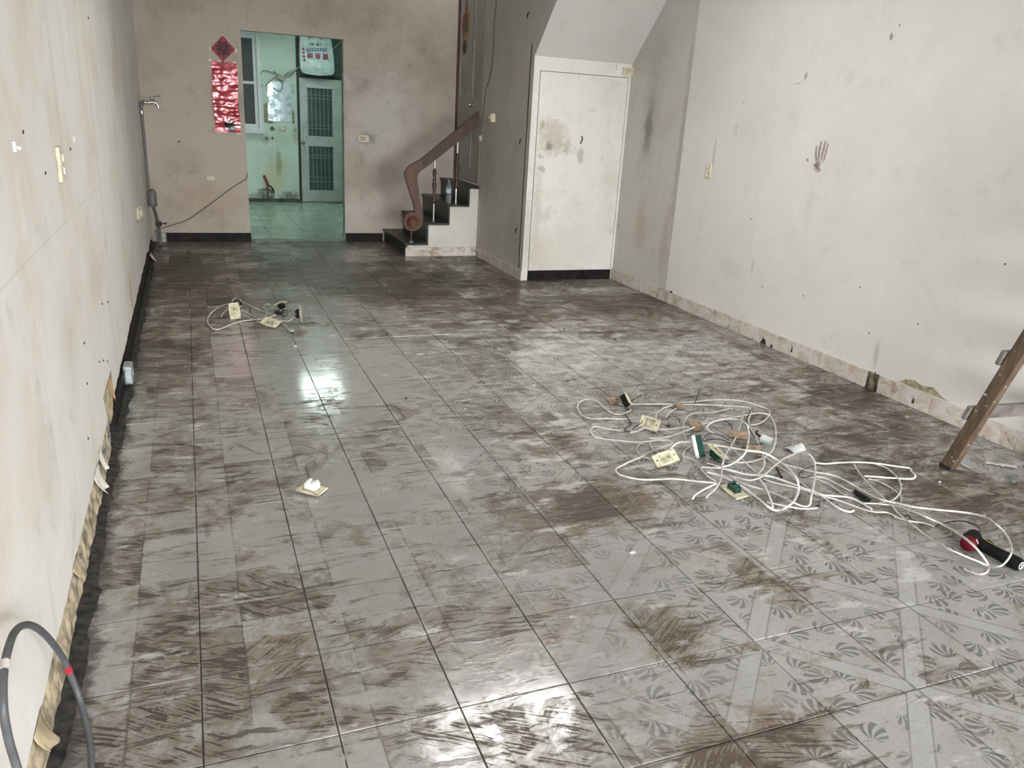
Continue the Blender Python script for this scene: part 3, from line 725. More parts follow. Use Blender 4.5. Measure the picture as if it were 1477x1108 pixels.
# dark rim along the rail's upper edge
edge = [(2.998, 8.68, 1.568)] + [(p[0], 8.68, p[1]) for p in prof[1:]]
MB().tube(edge, .012, 6).build('rim', m_bal, hr)
sc_ = MB().lathe([(.078, 0), (.078, .008), (.066, .010), (.064, .004), (0, .004)], (2.268, 8.652, .375), (0, -1, 0), 28).build('scroll_boss', m_rail2, hr)
mb = MB()
for q in (-.026, 0, .026): mb.rbox((2.268+q, 8.646, .375), (.016, .006, .085-abs(q)), .004)
mb.build('carved_flute', flat('carved_red_wood', (.16, .032, .015), .5), sc_)
MB().tube([(2.262, 8.68, .285), (2.262, 8.68, .15)], .012, 10).build('post', m_bal, hr)
MB().lathe([(.028, 0), (.028, .008), (.012, .014)], (2.262, 8.68, .15), (0, 0, 1), 14).build('post_foot', m_zinc, hr)
tp = [(.012, 0), (.020, .01), (.022, .03), (.016, .045), (.024, .06), (.018, .075), (.014, .11), (.017, .15), (.026, .20), (.022, .225), (.014, .24), (.024, .255), (.014, .27), (.018, .30), (.024, .335), (.020, .36), (.013, .375), (.012, .38)]
for bx, zb in ((2.515, .578), (2.770, .748)):
    b = empty('baluster', (bx, 8.68, zb-.20), 'turned wooden baluster standing on the second marble tread' if bx < 2.6 else 'turned wooden baluster standing beside the water bottle', 'baluster', 'turned balusters of the stair rail')
    MB().lathe(tp, (bx, 8.68, zb), (0, 0, 1), 14).build('turning', m_bal, b)
    bot_ = .375 if bx < 2.6 else .580
    railz = 1.040 + (bx-2.352)*(1.562-1.040)/(2.998-2.352) - .10
    MB().tube([(bx, 8.68, bot_+.002), (bx, 8.68, zb)], .009, 10).build('rod', m_steel, b); MB().tube([(bx, 8.68, zb+.378), (bx, 8.68, railz)], .008, 10).build('rod', m_steel, b)
    MB().lathe([(.018, 0), (.018, .005), (.010, .012)], (bx, 8.68, bot_), (0, 0, 1), 12).build('rod_foot', m_steel, b)
MB().box(XS-.0, XS+.06, 8.636, 8.66, .78, 1.44).build('wall_end_strip', m_wu, stair)
bx_ = empty('junction_box', (XS, 8.60, 1.30), 'small grey wire box at the edge of the staircase wall', 'wire box')
MB().rbox((XS-.012, 8.60, 1.30), (.024, .05, .055), .003).build('body', m_ws, bx_); MB().rbox((XS-.025, 8.60, 1.30), (.004, .04, .045), .001).build('lid', m_white, bx_)
MB().tube(bez([(XS-.006, 8.305, 3.04), (XS-.006, 8.304, 2.652), (XS-.006, 8.335, 2.45), (XS-.006, 8.325, 2.303), (XS-.006, 8.335, 2.1), (XS-.006, 8.40, 1.92), (XS-.006, 8.507, 1.796), (XS-.006, 8.54, 1.6), (XS-.006, 8.61, 1.42), (XS-.006, 8.605, 1.325)], 6), .0035, 6).build('hanging_wire', flat('brown_wire', (.10, .085, .07), .6), None, 'thin brown wire hanging down the staircase wall', 'wire')

# bottle on the third tread
g = G('clear_plastic'); g.set(color=(.86, .92, .95), rough=.05, trans=.92, ior=1.25); m_pet = g.mat
bt = empty('water_bottle', (2.685, 8.69, .582), 'clear plastic water bottle standing on a marble step', 'bottle')
MB().lathe([(.0, .0), (.028, .0), (.032, .006), (.032, .03), (.030, .05), (.032, .06), (.032, .10), (.030, .11), (.032, .12), (.032, .165), (.026, .195), (.014, .218), (.013, .235), (0, .236)], (2.685, 8.69, .582), (0, 0, 1), 20).build('body', m_pet, bt)
MB().lathe([(.0155, 0), (.0155, .018), (0, .019)], (2.685, 8.69, .582+.232), (0, 0, 1), 16).build('cap', flat('blue_cap', (.12, .18, .32), .5), bt)
MB().lathe([(.0328, 0), (.0328, .05)], (2.685, 8.69, .582+.115), (0, 0, 1), 20).build('sleeve', flat('pale_blue_label', (.42, .50, .56), .5), bt)

# ------------------------------------------------------------------ posters on the back wall
m_red = flat('red_paper', (.30, .012, .015), .55, vary=.25, scale=25)
dm_ = empty('spring_poster', (.428, YB, 2.06), 'red paper diamond with a black upside-down character above the foil couplet', 'poster')
dpts = [(.429, 2.190), (.301, 2.052), (.418, 1.930), (.554, 2.056)]
MB().prism(dpts, 1, YB-.0025, YB-.001).build('sheet', m_red, dm_)
m_ink = flat('black_ink', (.018, .010, .009), .6)
text_obj('春', .150, face_cam(.427, YB-.0034, 2.060, PI), m_ink, dm_, 'printed_character', .0012, .012)
m_tape = flat('clear_tape', (.62, .58, .54), .3, vary=.1)
def tape(x, z, w, h, a, parent): MB().rbox((x, YB-.0045, z), (w, .001, h), 0, ry(a)).build('tape', m_tape, parent)
tape(.435, 2.192, .03, .018, .3, dm_); tape(.296, 2.052, .018, .035, 0, dm_); tape(.560, 2.052, .02, .03, .2, dm_); tape(.420, 1.928, .03, .016, 0, dm_)
cp = empty('foil_couplet', (.428, YB, 1.2), 'crumpled red foil couplet strip beside the doorway', 'poster')
def foil_mat():
    g = G('red_foil'); p = g.pos(); x, y, z = g.sep(p)
    n = g.noise(g.xyz(x*9, y, z*9), 1, 4, .6, .8)
    ink = g.blob(p, (.46, YB, 1.27), (.075, .3, .075), .35, g.noise(p, 26, 4, .7))
    gold_refl = g.ss(g.noise(g.xyz(x*13, 0, z*11+3), 1, 3, .5, 1.0), .60, .64)  # brown patches paint the wall's reflection into the foil, with faint gold strokes
    c = g.mix(gold_refl*.5, (.42, .020, .040), (.36, .16, .09)); c = g.mix(ink, c, (.015, .008, .008))
    g.set(color=c, rough=.30, metal=.25, spec=.9, coat=1.0, coat_rough=.12); return g.mat
def foil(a, b):
    x = .297 + .262*a + .004*math.sin(b*9) - .006*b*0; z = 1.925 - .727*b
    x += (.012 if b < .5 else 0)*0
    n1_ = mnoise.noise(Vector((a*2.2, b*9, 1.7))); n2_ = mnoise.noise(Vector((a*5.5, b*20, 5.1))); n3_ = mnoise.noise(Vector((a*1.0, b*24, 9.1)))
    pin = min(1, 6*min(b, 1-b)+.1)
    bg_ = (b/.62 if b < .62 else (1-b)/.38)
    return (x, YB - .004 - .055*bg_*min(1, .35+.65*bg_)*.6 - .009*pin*(1+.9*n1_+.5*n2_+.45*n3_), z)
MB().grid(foil, 40, 120).build('sheet', foil_mat(), cp)
for x, z, w, h, a in ((.290, 1.93, .03, .022, .5), (.40, 1.930, .06, .014, 0), (.535, 1.925, .03, .02, -.4), (.557, 1.895, .018, .03, .5), (.325, 1.199, .02, .012, 0), (.545, 1.195, .03, .015, -.2)): tape(x, z, w, h, a, cp)
MB().grid(lambda a, b: (.170+.098*a, YB-.002-.006*math.sin(a*3)*b, .728-.062*b+.006*a), 6, 4, thick=(0, -.0008, 0)).build('paper_scrap', flat('yellowed_tape', (.60, .55, .48), .5), None, 'torn scrap of pale tape on the beige wall', 'paper')
MB().tube(bez([(-.40, YB-.05, .10), (-.363, YB-.012, .131), (-.20, YB-.008, .185), (-.035, YB-.008, .251), (.227, YB-.008, .439), (.44, YB-.008, .601), (.55, YB-.008, .67), (.606, YB-.010, .724), (.612, YB+.02, .80)], 6), .005, 6).build('wall_wire', flat('grey_wire', (.10, .09, .085), .6), None, 'grey wire crossing the beige wall from pipe to doorway', 'wire')
MB().lathe([(.010, 0), (.010, .004), (0, .005)], (-.08, YB, 1.08), (0, -1, 0), 8).build('nail', m_dark, None, 'black nail head in the beige wall below the couplet', 'nail')
MB().lathe([(.016, 0), (.016, .004), (.011, .005), (.010, .001), (0, .001)], (2.22, YB, 1.62), (0, -1, 0), 12).build('nail', m_zinc, None, 'small round plug in the beige wall left of the stairs', 'nail')
for yy, zz in ((7.433, 1.328), (7.409, .476), (7.42, 2.45)):
    MB().tube([(XS+.004, yy, zz+.02), (XS-.014, yy, zz), (XS-.012, yy+.004, zz-.035)], .006, 6).build('nail', m_dark, None, 'bent black nail in the staircase wall', 'nail', 'bent nails in the staircase wall')

# ------------------------------------------------------------------ tap and pipe in the left corner
YP = 9.18; XP = XL+.024
tpz = empty('water_pipe', (XP, YP, 0), 'grey pipe running up the corner of the board wall to the tap', 'pipe')
MB().tube([(XP, YP, .62), (XP, YP, 1.0), (XP, YP, 1.43)], .014, 12).build('pipe', m_pvc, tpz)
MB().tube(bez([(XP, YP, 1.42), (XP, YP, 1.455), (XP+.006, YP, 1.468), (XP+.03, YP, 1.47)], 4), .020, 12).build('elbow', m_pvc, tpz)
MB().lathe([(.018, 0), (.018, .03)], (XP, YP, 1.36), (0, 0, 1), 14).build('collar', m_steel, tpz)
MB().lathe([(.0, 0), (.040, 0), (.044, .02), (.044, .15), (.030, .17), (.018, .18), (0, .18)], (XP+.026, YP+.02, .44), (0, 0, 1), 16).build('coupling', m_pvc, tpz)
MB().tube(bez([(XP+.026, YP+.02, .45), (XP+.04, YP+.1, .36), (XP+.05, YP+.2, .25), (XP+.06, YP+.28, .10), (XP+.06, YP+.30, .0)], 5), .018, 10).build('lower_pipe', m_pvc, tpz)
MB().rbox((XP+.06, YP+.2, .235), (.06, .05, .05), .008).lathe([(.007, 0), (.007, .04), (.016, .042), (.016, .05), (0, .05)], (XP+.09, YP+.2, .24), (1, 0, 0), 10).build('valve', m_dark, tpz)
tap = empty('water_tap', (XP+.03, YP, 1.47), 'chrome water tap on the grey corner pipe', 'tap')
MB().tube([(XP+.03, YP, 1.47), (XP+.075, YP, 1.47)], .012, 12).tube(bez([(XP+.07, YP, 1.47), (XP+.11, YP, 1.475), (XP+.14, YP, 1.468), (XP+.155, YP, 1.445), (XP+.158, YP, 1.425)], 5), [.016]*10+[.013]*11, 12).build('spout', m_chrome, tap)
MB().lathe([(.024, 0), (.024, .006)], (XP+.045, YP, 1.47), (1, 0, 0), 16).build('flange', m_chrome, tap)
MB().lathe([(.014, 0), (.016, .02), (.020, .028), (.020, .04), (.010, .05), (0, .05)], (XP+.105, YP, 1.482), (0, 0, 1), 14).build('bonnet', m_chrome, tap)
MB().tube([(XP+.105, YP, 1.532), (XP+.14, YP, 1.535), (XP+.185, YP, 1.540)], [.006, .007, .011], 10).build('lever', m_chrome, tap)

# steel box on the left wall foot, hooks and nails
sb = empty('steel_box', (XL, 4.62, .03), 'square zinc wire box fixed low on the black baseboard', 'wire box')
MB().rbox((XL+.040, 4.62, .085), (.046, .115, .105), .010).build('body', m_zinc, sb)
MB().lathe([(.030, 0), (.030, .003), (.024, .004), (0, .002)], (XL+.063, 4.62, .085), (1, 0, 0), 18).build('knockout', m_zinc, sb)
mb = MB().rbox((XL+.004, 2.50, 1.40), (.008, .026, .028), .002); mb.tube(bez([(XL+.008, 2.50, 1.40), (XL+.014, 2.50, 1.392), (XL+.015, 2.50, 1.40)], 3), .003, 6)
mb.build('adhesive_hook', m_white, None, 'small white adhesive hook on the stained left board wall', 'hook')
MB().rbox((XL+.003, 3.76, 1.36), (.006, .035, .022), .002).build('paper_scrap', m_white, None, 'tiny white sticker scrap on the left board wall', 'paper')
for yy, zz in ((2.95, 1.295), (3.62, 1.33), (2.66, 1.43), (3.30, .47), (4.1, .60), (4.35, .55), (3.9, .38), (4.05, .33), (3.75, .42), (4.9, 1.9), (4.55, 2.2), (3.35, .62), (3.15, .30)):
    MB().lathe([(.005, 0), (.006, .003), (0, .004)], (XL, yy, zz), (1, 0, 0), 7).build('nail', m_dark, None, 'dark nail head in the stained left board wall', 'nail', 'nail heads in the left board wall')
for yy, zz in ((5.1, .9), (4.4, .45), (4.85, .42), (3.9, .62), (3.4, .5), (3.75, .35), (2.95, .95), (5.4, 1.75)):
    MB().lathe([(.004, 0), (.005, .003), (0, .004)], (XR-.008, yy, zz), (-1, 0, 0), 7).build('nail', m_dark, None, 'dark nail head in the white board wall', 'nail', 'nail heads in the right board wall')

# muddy handprint on the white wall
hp = empty('mud_handprint', (XR-.008, 4.46, 1.40), 'brown muddy handprint smeared on the white board wall', 'handprint')
gm = G('dried_mud'); pmm = gm.pos(); nn = gm.noise(pmm, 120, 3, .7); gm.set(color=gm.mix(gm.ss(nn, .4, .65), (.46, .38, .345), (.22, .16, .14)), rough=.9); m_mud = gm.mat
def smear(pts, w):
    mb = MB(); P_ = bez([(XR-.0095, a, b) for a, b in pts], 4)
    for i_ in range(len(P_)-1):
        a, b = P_[i_], P_[i_+1]; k = i_/(len(P_)-1); ww = w*(.55+.6*math.sin(PI*min(1, k*.9+.15)))/2
        mb.add([(a.x, a.y-ww, a.z), (a.x, a.y+ww, a.z), (b.x, b.y+ww, b.z), (b.x, b.y-ww, b.z)], [(0, 1, 2, 3)])
    mb.build('finger_mark', m_mud, hp)
smear([(4.525, 1.475), (4.520, 1.43), (4.505, 1.385), (4.495, 1.35)], .018); smear([(4.485, 1.505), (4.49, 1.46), (4.485, 1.41), (4.478, 1.37)], .018)
smear([(4.445, 1.510), (4.452, 1.46), (4.455, 1.42), (4.455, 1.38)], .017); smear([(4.418, 1.495), (4.425, 1.45), (4.43, 1.40), (4.435, 1.37)], .014)
smear([(4.595, 1.385), (4.592, 1.375), (4.588, 1.365)], .022); smear([(4.52, 1.325), (4.49, 1.318), (4.465, 1.325)], .02); smear([(4.50, 1.312), (4.47, 1.305), (4.455, 1.33)], .022)
smear([(4.515, 1.355), (4.50, 1.338), (4.485, 1.322)], .03); smear([(4.475, 1.375), (4.478, 1.35), (4.475, 1.325)], .03)

# ------------------------------------------------------------------ paths of loose cables (metres; radius in mm)
GREYLOOP=[(-0.265,1.445,0.008),(-0.299,1.642,0.01),(-0.314,1.735,0.012),(-0.321,1.8,0.03),(-0.348,1.907,0.075),(-0.367,1.92,0.17),(-0.375,1.889,0.246),(-0.38,1.789,0.372),(-0.385,1.69,0.464),(-0.385,1.577,0.522),(-0.385,1.48,0.518),(-0.38,1.411,0.484),(-0.38,1.406,0.412),(-0.375,1.406,0.341),(-0.36,1.38,0.242),(-0.368,1.46,0.012)]
CABLES=[
('white_cable','w',4,[(2.267,3.463,0.006),(2.251,3.517,0.007),(2.2,3.529,0.007),(2.124,3.527,0.007),(2.032,3.548,0.01),(1.954,3.558,0.012),(1.928,3.617,0.008),(1.939,3.696,0.009),(1.959,3.749,0.015),(2.015,3.822,0.014),(2.088,3.86,0.008),(2.111,3.801,0.011),(2.1,3.687,0.015),(2.111,3.617,0.01),(2.146,3.593,0.007),(2.196,3.606,0.01),(2.243,3.639,0.009),(2.25,3.693,0.007),(2.233,3.743,0.006),(2.221,3.784,0.006)]),
('white_cable','w',4,[(2.276,3.731,0.007),(2.407,3.698,0.01),(2.603,3.645,0.011),(2.716,3.619,0.01),(2.825,3.552,0.018),(2.924,3.506,0.02),(2.953,3.48,0.011),(2.898,3.414,0.01),(2.832,3.345,0.01),(2.795,3.291,0.007)]),
('white_cable','w',3.6,[(2.466,3.628,0.006),(2.58,3.681,0.008),(2.677,3.677,0.008),(2.812,3.682,0.008),(2.926,3.645,0.014),(2.988,3.591,0.017),(3.043,3.519,0.01),(3.056,3.453,0.009),(3.013,3.39,0.013),(2.944,3.332,0.009),(2.864,3.288,0.006),(2.79,3.278,0.006)]),
('white_cable','w',4,[(2.02,3.373,0.012),(1.966,3.407,0.012),(1.921,3.45,0.012),(1.892,3.435,0.012),(1.858,3.386,0.014),(1.848,3.323,0.015),(1.874,3.29,0.013),(1.922,3.257,0.014),(2.017,3.195,0.017),(2.081,3.191,0.017),(2.152,3.197,0.014),(2.207,3.177,0.016),(2.209,3.153,0.02),(2.189,3.135,0.016),(2.121,3.11,0.014),(2.028,3.065,0.018),(1.936,3.016,0.019),(1.858,2.988,0.015),(1.802,2.96,0.014),(1.761,2.932,0.017),(1.747,2.888,0.016),(1.769,2.856,0.013),(1.801,2.822,0.014),(1.853,2.796,0.014),(1.963,2.78,0.013),(2.027,2.753,0.012),(2.085,2.718,0.012),(2.147,2.69,0.012)]),
('white_cable','w',4,[(2.257,2.72,0.018),(2.253,2.671,0.02),(2.266,2.621,0.021),(2.321,2.541,0.021),(2.329,2.462,0.032),(2.331,2.384,0.04),(2.372,2.362,0.027),(2.406,2.366,0.03),(2.432,2.392,0.053),(2.552,2.51,0.048),(2.697,2.66,0.027),(2.751,2.734,0.039),(2.748,2.772,0.055),(2.76,2.836,0.037),(2.713,2.843,0.024),(2.601,2.785,0.036),(2.5,2.727,0.035),(2.402,2.677,0.022),(2.346,2.659,0.02),(2.305,2.662,0.02),(2.265,2.714,0.018)]),
('white_cable','w',4,[(2.059,3.322,0.016),(2.108,3.329,0.017),(2.165,3.357,0.018),(2.195,3.345,0.017),(2.259,3.3,0.023),(2.281,3.291,0.026),(2.359,3.309,0.02),(2.459,3.316,0.022),(2.562,3.313,0.033),(2.67,3.34,0.031),(2.805,3.383,0.02),(2.909,3.385,0.027),(2.946,3.347,0.035),(2.962,3.32,0.026),(2.925,3.24,0.019),(2.823,3.102,0.026),(2.733,2.998,0.027),(2.657,2.925,0.019),(2.608,2.892,0.018),(2.534,2.852,0.019),(2.443,2.838,0.017),(2.386,2.851,0.016)]),
('white_cable','w',4,[(2.121,3.228,0.014),(2.173,3.21,0.016),(2.236,3.224,0.017),(2.206,3.212,0.016),(2.282,3.226,0.024),(2.397,3.268,0.027),(2.529,3.348,0.018),(2.607,3.389,0.018),(2.682,3.389,0.02),(2.751,3.413,0.016),(2.781,3.405,0.014)]),
('white_cable','b',4.6,[(2.078,2.978,0.026),(2.1,3.014,0.028),(2.149,3.066,0.029),(2.205,3.107,0.029),(2.241,3.095,0.038),(2.299,3.05,0.045),(2.392,3.018,0.034),(2.473,2.943,0.037),(2.457,2.882,0.059),(2.532,2.839,0.056),(2.574,2.779,0.035),(2.537,2.667,0.05),(2.468,2.539,0.071),(2.452,2.497,0.051),(2.408,2.449,0.036),(2.304,2.36,0.057),(2.232,2.319,0.063),(2.223,2.344,0.039),(2.204,2.359,0.036),(2.181,2.373,0.049),(2.196,2.44,0.043),(2.219,2.519,0.03),(2.22,2.585,0.031),(2.207,2.65,0.032),(2.196,2.72,0.028),(2.159,2.774,0.026)]),
('white_cable','b',4.2,[(2.172,2.838,0.022),(2.223,2.808,0.026),(2.302,2.811,0.027),(2.381,2.847,0.026),(2.435,2.869,0.043),(2.477,2.903,0.052),(2.59,3.035,0.034),(2.657,3.118,0.036),(2.677,3.162,0.06),(2.708,3.234,0.05),(2.73,3.319,0.029),(2.661,3.328,0.036),(2.569,3.304,0.04),(2.512,3.282,0.028),(2.487,3.245,0.023),(2.489,3.193,0.022)]),
('white_cable','g',4,[(2.844,3.404,0.032),(2.72,3.267,0.036),(2.593,3.129,0.038),(2.461,3.001,0.037),(2.335,2.88,0.053),(2.245,2.78,0.059),(2.259,2.8,0.041),(2.194,2.715,0.041),(2.112,2.619,0.051),(2.064,2.583,0.041),(2.002,2.548,0.033),(1.995,2.539,0.032)]),
('white_cable','b',4,[(1.955,2.583,0.008),(1.98,2.604,0.013),(2.058,2.649,0.01),(2.155,2.688,0.008)]),
('white_cable','w',4,[(2.756,3.244,0.02),(2.675,3.083,0.027),(2.598,2.948,0.028),(2.557,2.871,0.025),(2.509,2.801,0.033),(2.452,2.741,0.027),(2.401,2.708,0.02)]),
('white_cable','w',3.4,[(2.848,3.53,0.008),(2.736,3.498,0.011),(2.658,3.489,0.011),(2.586,3.503,0.01),(2.506,3.46,0.017),(2.44,3.393,0.017),(2.383,3.314,0.01),(2.328,3.222,0.009),(2.307,3.168,0.008)]),
('white_cable','w',3.6,[(2.312,3.474,0.007),(2.338,3.523,0.013),(2.387,3.574,0.012),(2.472,3.639,0.008),(2.529,3.649,0.007)]),
('white_cable','w',3.6,[(2.375,3.482,0.007),(2.429,3.532,0.015),(2.53,3.611,0.007)]),
('white_cable','b',4,[(2.243,2.893,0.01),(2.269,2.849,0.011),(2.299,2.788,0.011),(2.352,2.732,0.011),(2.402,2.703,0.014),(2.446,2.671,0.016),(2.478,2.629,0.012),(2.51,2.563,0.013),(2.528,2.486,0.017),(2.542,2.5,0.015),(2.55,2.44,0.011),(2.535,2.353,0.012),(2.543,2.308,0.012),(2.565,2.291,0.01),(2.59,2.295,0.01)]),
('white_cable','b',4,[(2.243,2.831,0.014),(2.298,2.788,0.015),(2.357,2.717,0.015),(2.434,2.694,0.015),(2.488,2.59,0.018),(2.512,2.517,0.019),(2.536,2.488,0.016),(2.556,2.448,0.016),(2.597,2.422,0.018),(2.658,2.394,0.016),(2.676,2.34,0.014),(2.673,2.276,0.014)]),
('white_cable','w',4,[(2.408,2.675,0.007),(2.434,2.627,0.007),(2.502,2.552,0.008),(2.519,2.526,0.007),(2.547,2.46,0.009),(2.587,2.41,0.01),(2.62,2.352,0.008),(2.649,2.293,0.008),(2.675,2.257,0.011),(2.725,2.241,0.01),(2.739,2.192,0.008),(2.729,2.205,0.008),(2.747,2.173,0.009),(2.772,2.148,0.008),(2.814,2.127,0.007),(2.834,2.087,0.007)]),
('white_cable','w',4,[(2.579,2.87,0.011),(2.563,2.789,0.016),(2.559,2.674,0.017),(2.548,2.582,0.014),(2.53,2.512,0.02),(2.542,2.456,0.016),(2.545,2.397,0.011)]),
('white_cable','w',4,[(2.606,2.769,0.016),(2.644,2.722,0.017),(2.661,2.693,0.017),(2.698,2.657,0.017),(2.753,2.592,0.021),(2.762,2.525,0.023),(2.77,2.467,0.019),(2.767,2.394,0.02),(2.76,2.324,0.03),(2.79,2.288,0.029),(2.836,2.267,0.02),(2.809,2.287,0.027),(2.825,2.217,0.038),(2.942,2.17,0.029),(3.061,2.126,0.021),(3.082,2.052,0.035),(3.058,1.987,0.041),(3.054,1.937,0.026),(3,1.87,0.024),(2.832,1.751,0.078),(2.773,1.722,0.066),(2.732,1.715,0.055),(2.74,1.76,0.027),(2.712,1.79,0.036),(2.657,1.824,0.055),(2.643,1.889,0.055),(2.694,1.99,0.026),(2.709,2.078,0.028),(2.75,2.203,0.02),(2.791,2.287,0.018),(2.812,2.373,0.021),(2.856,2.485,0.019),(2.906,2.587,0.017),(2.945,2.657,0.016),(2.962,2.68,0.016)]),
('white_cable','w',4,[(2.675,2.347,0.009),(2.735,2.317,0.014),(2.774,2.291,0.016),(2.801,2.275,0.015),(2.796,2.19,0.037),(2.796,2.105,0.048),(2.854,2.064,0.024),(2.749,1.908,0.078),(2.727,1.833,0.078),(2.731,1.786,0.055),(2.76,1.776,0.016),(2.709,1.74,0.022),(2.667,1.73,0.023),(2.659,1.759,0.012),(2.655,1.794,0.009)]),
('white_cable','b',4.2,[(2.791,2.76,0.008),(2.84,2.736,0.009),(2.927,2.726,0.01),(3.028,2.706,0.009),(3.102,2.658,0.014),(3.153,2.612,0.016),(3.219,2.58,0.011),(3.196,2.545,0.012),(3.175,2.507,0.017),(3.146,2.482,0.014),(3.116,2.486,0.009),(3.018,2.524,0.01),(2.987,2.543,0.009),(2.921,2.571,0.008)]),
('white_cable','w',3.8,[(3.091,2.67,0.008),(3.105,2.621,0.01),(3.088,2.553,0.01),(3.053,2.487,0.01),(3,2.425,0.014),(2.933,2.37,0.014),(2.867,2.336,0.009),(2.825,2.326,0.009),(2.769,2.328,0.008)]),
('white_cable','g',3.4,[(2.921,2.546,0.006),(2.947,2.503,0.007),(2.949,2.437,0.007),(2.94,2.392,0.006),(2.922,2.349,0.007),(2.887,2.315,0.006)]),
('white_cable','w',3.6,[(2.648,2.675,0.007),(2.675,2.629,0.009),(2.711,2.594,0.009),(2.719,2.528,0.008),(2.721,2.478,0.009),(2.735,2.454,0.007)]),
('white_cable','g',3.6,[(2.631,2.656,0.006),(2.658,2.61,0.008),(2.677,2.556,0.008),(2.674,2.479,0.006),(2.673,2.426,0.006)]),
('white_cable','w',4,[(2.267,2.47,0.007),(2.286,2.445,0.01),(2.334,2.404,0.009),(2.389,2.371,0.008),(2.454,2.365,0.007)]),
('white_cable','b',4.2,[(2.373,2.657,0.016),(2.342,2.591,0.024),(2.299,2.504,0.023),(2.266,2.441,0.018),(2.244,2.408,0.016)]),
('white_cable','w',3.4,[(2.472,2.995,0.014),(2.44,2.893,0.02),(2.418,2.797,0.017),(2.411,2.719,0.014)]),
('white_cable','w',3.6,[(2.069,3.204,0.006),(2.019,3.172,0.008),(1.984,3.122,0.008),(1.97,3.071,0.007),(1.981,3.027,0.009),(2.018,3.003,0.007),(2.052,2.989,0.006)]),
('white_cable','w',3.6,[(2.114,3.213,0.006),(2.083,3.154,0.009),(2.071,3.09,0.008),(2.086,3.043,0.006),(2.099,2.995,0.006)]),
('white_cable','g',3.4,[(2.171,3.088,0.007),(2.171,3.041,0.011),(2.18,2.987,0.009),(2.207,2.929,0.007)]),
('white_cable','w',3.8,[(2.18,2.871,0.008),(2.151,2.754,0.014),(2.167,2.705,0.008)]),
('white_cable','w',3.6,[(2.146,2.942,0.008),(2.17,2.989,0.013),(2.225,3.057,0.01),(2.293,3.105,0.008)]),
('black_wire','k',2,[(2.2,3.776,0.02),(2.237,3.773,0.03),(2.275,3.762,0.04)]),
('black_wire','k',2.2,[(2.225,3.679,0.03),(2.296,3.712,0.04),(2.369,3.746,0.05)]),
('black_wire','k',2.4,[(2.179,3.592,0.007),(2.135,3.448,0.011),(2.097,3.414,0.01),(2.051,3.37,0.008),(2.076,3.35,0.007)]),
('black_wire','k',2.2,[(2.097,3.365,0.012),(2.128,3.375,0.027),(2.161,3.378,0.042)]),
('black_wire','k',2.2,[(2.663,3.628,0.02),(2.699,3.661,0.05),(2.738,3.695,0.08)]),
('black_wire','k',2,[(2.354,3.1,0.031),(2.392,3.132,0.039),(2.444,3.159,0.038),(2.488,3.14,0.033),(2.498,3.075,0.031)]),
('black_wire','k',2,[(2.417,3.403,0.009),(2.426,3.428,0.019),(2.426,3.488,0.014),(2.38,3.476,0.009)]),
('black_wire','k',2,[(2.668,3.347,0.017),(2.649,3.269,0.029),(2.624,3.206,0.017)]),
('black_wire','k',2.2,[(2.945,3.46,0.03),(2.817,3.335,0.038),(2.751,3.261,0.045),(2.66,3.119,0.052),(2.607,3.009,0.06)]),
('black_wire','k',2.2,[(2.57,2.993,0.016),(2.599,3.002,0.026),(2.639,2.978,0.036)]),
('black_wire','k',2,[(2.574,2.63,0.021),(2.579,2.635,0.034),(2.666,2.687,0.027),(2.773,2.719,0.021)]),
('black_wire','k',2,[(2.594,2.651,0.011),(2.594,2.617,0.017),(2.676,2.643,0.011)]),
('black_wire','k',5,[(2.529,2.733,0.018),(2.507,2.687,0.018),(2.486,2.646,0.018)]),
('black_wire','k',2,[(2.38,3.127,0.013),(2.433,3.125,0.021),(2.489,3.111,0.017),(2.504,3.066,0.013)]),
('black_wire','k',2,[(2.285,2.938,0.013),(2.288,2.869,0.023),(2.331,2.853,0.013)]),
('black_wire','k',2,[(2.454,2.367,0.009),(2.507,2.411,0.009)]),
('black_wire','k',2,[(2.779,2.194,0.007),(2.782,2.182,0.021),(2.79,2.17,0.007)]),
('drill_wire','k',2.2,[(2.843,2.093,0.002),(2.893,2.094,0.011),(2.944,2.084,0.019),(2.973,2.054,0.028),(2.968,2.009,0.036),(2.935,1.963,0.045),(2.881,1.924,0.054),(2.813,1.886,0.062)]),
('thin_wire','t',1.5,[(2.802,3.258,0.004),(2.864,3.228,0.006),(2.894,3.177,0.005),(2.952,3.099,0.004),(3.03,2.996,0.004)]),
('thin_wire','t',1.5,[(2.98,3.072,0.004),(3.025,3.066,0.006),(3.061,3.06,0.005),(3.077,3.049,0.004)]),
('white_cable','w',4.4,[(0.247,6.535,0.007),(0.186,6.509,0.008),(0.105,6.321,0.009),(0.06,6.118,0.008),(0.053,5.926,0.013),(0.072,5.795,0.016),(0.104,5.751,0.01),(0.15,5.789,0.011),(0.223,5.877,0.016),(0.31,5.961,0.013),(0.408,6.002,0.008),(0.505,5.998,0.009),(0.606,5.92,0.008),(0.669,6.032,0.007)]),
('white_cable','w',4.4,[(0.257,6.469,0.012),(0.251,6.526,0.026),(0.265,6.606,0.028),(0.294,6.663,0.021),(0.312,6.528,0.038),(0.314,6.464,0.025),(0.301,6.406,0.012)]),
('white_cable','w',4,[(0.149,6.124,0.01),(0.175,6.24,0.013),(0.224,6.366,0.014),(0.292,6.475,0.013),(0.329,6.497,0.024),(0.385,6.342,0.028),(0.451,6.228,0.016),(0.52,6.097,0.016),(0.539,5.965,0.022),(0.577,5.759,0.016),(0.592,5.635,0.011),(0.623,5.644,0.01)]),
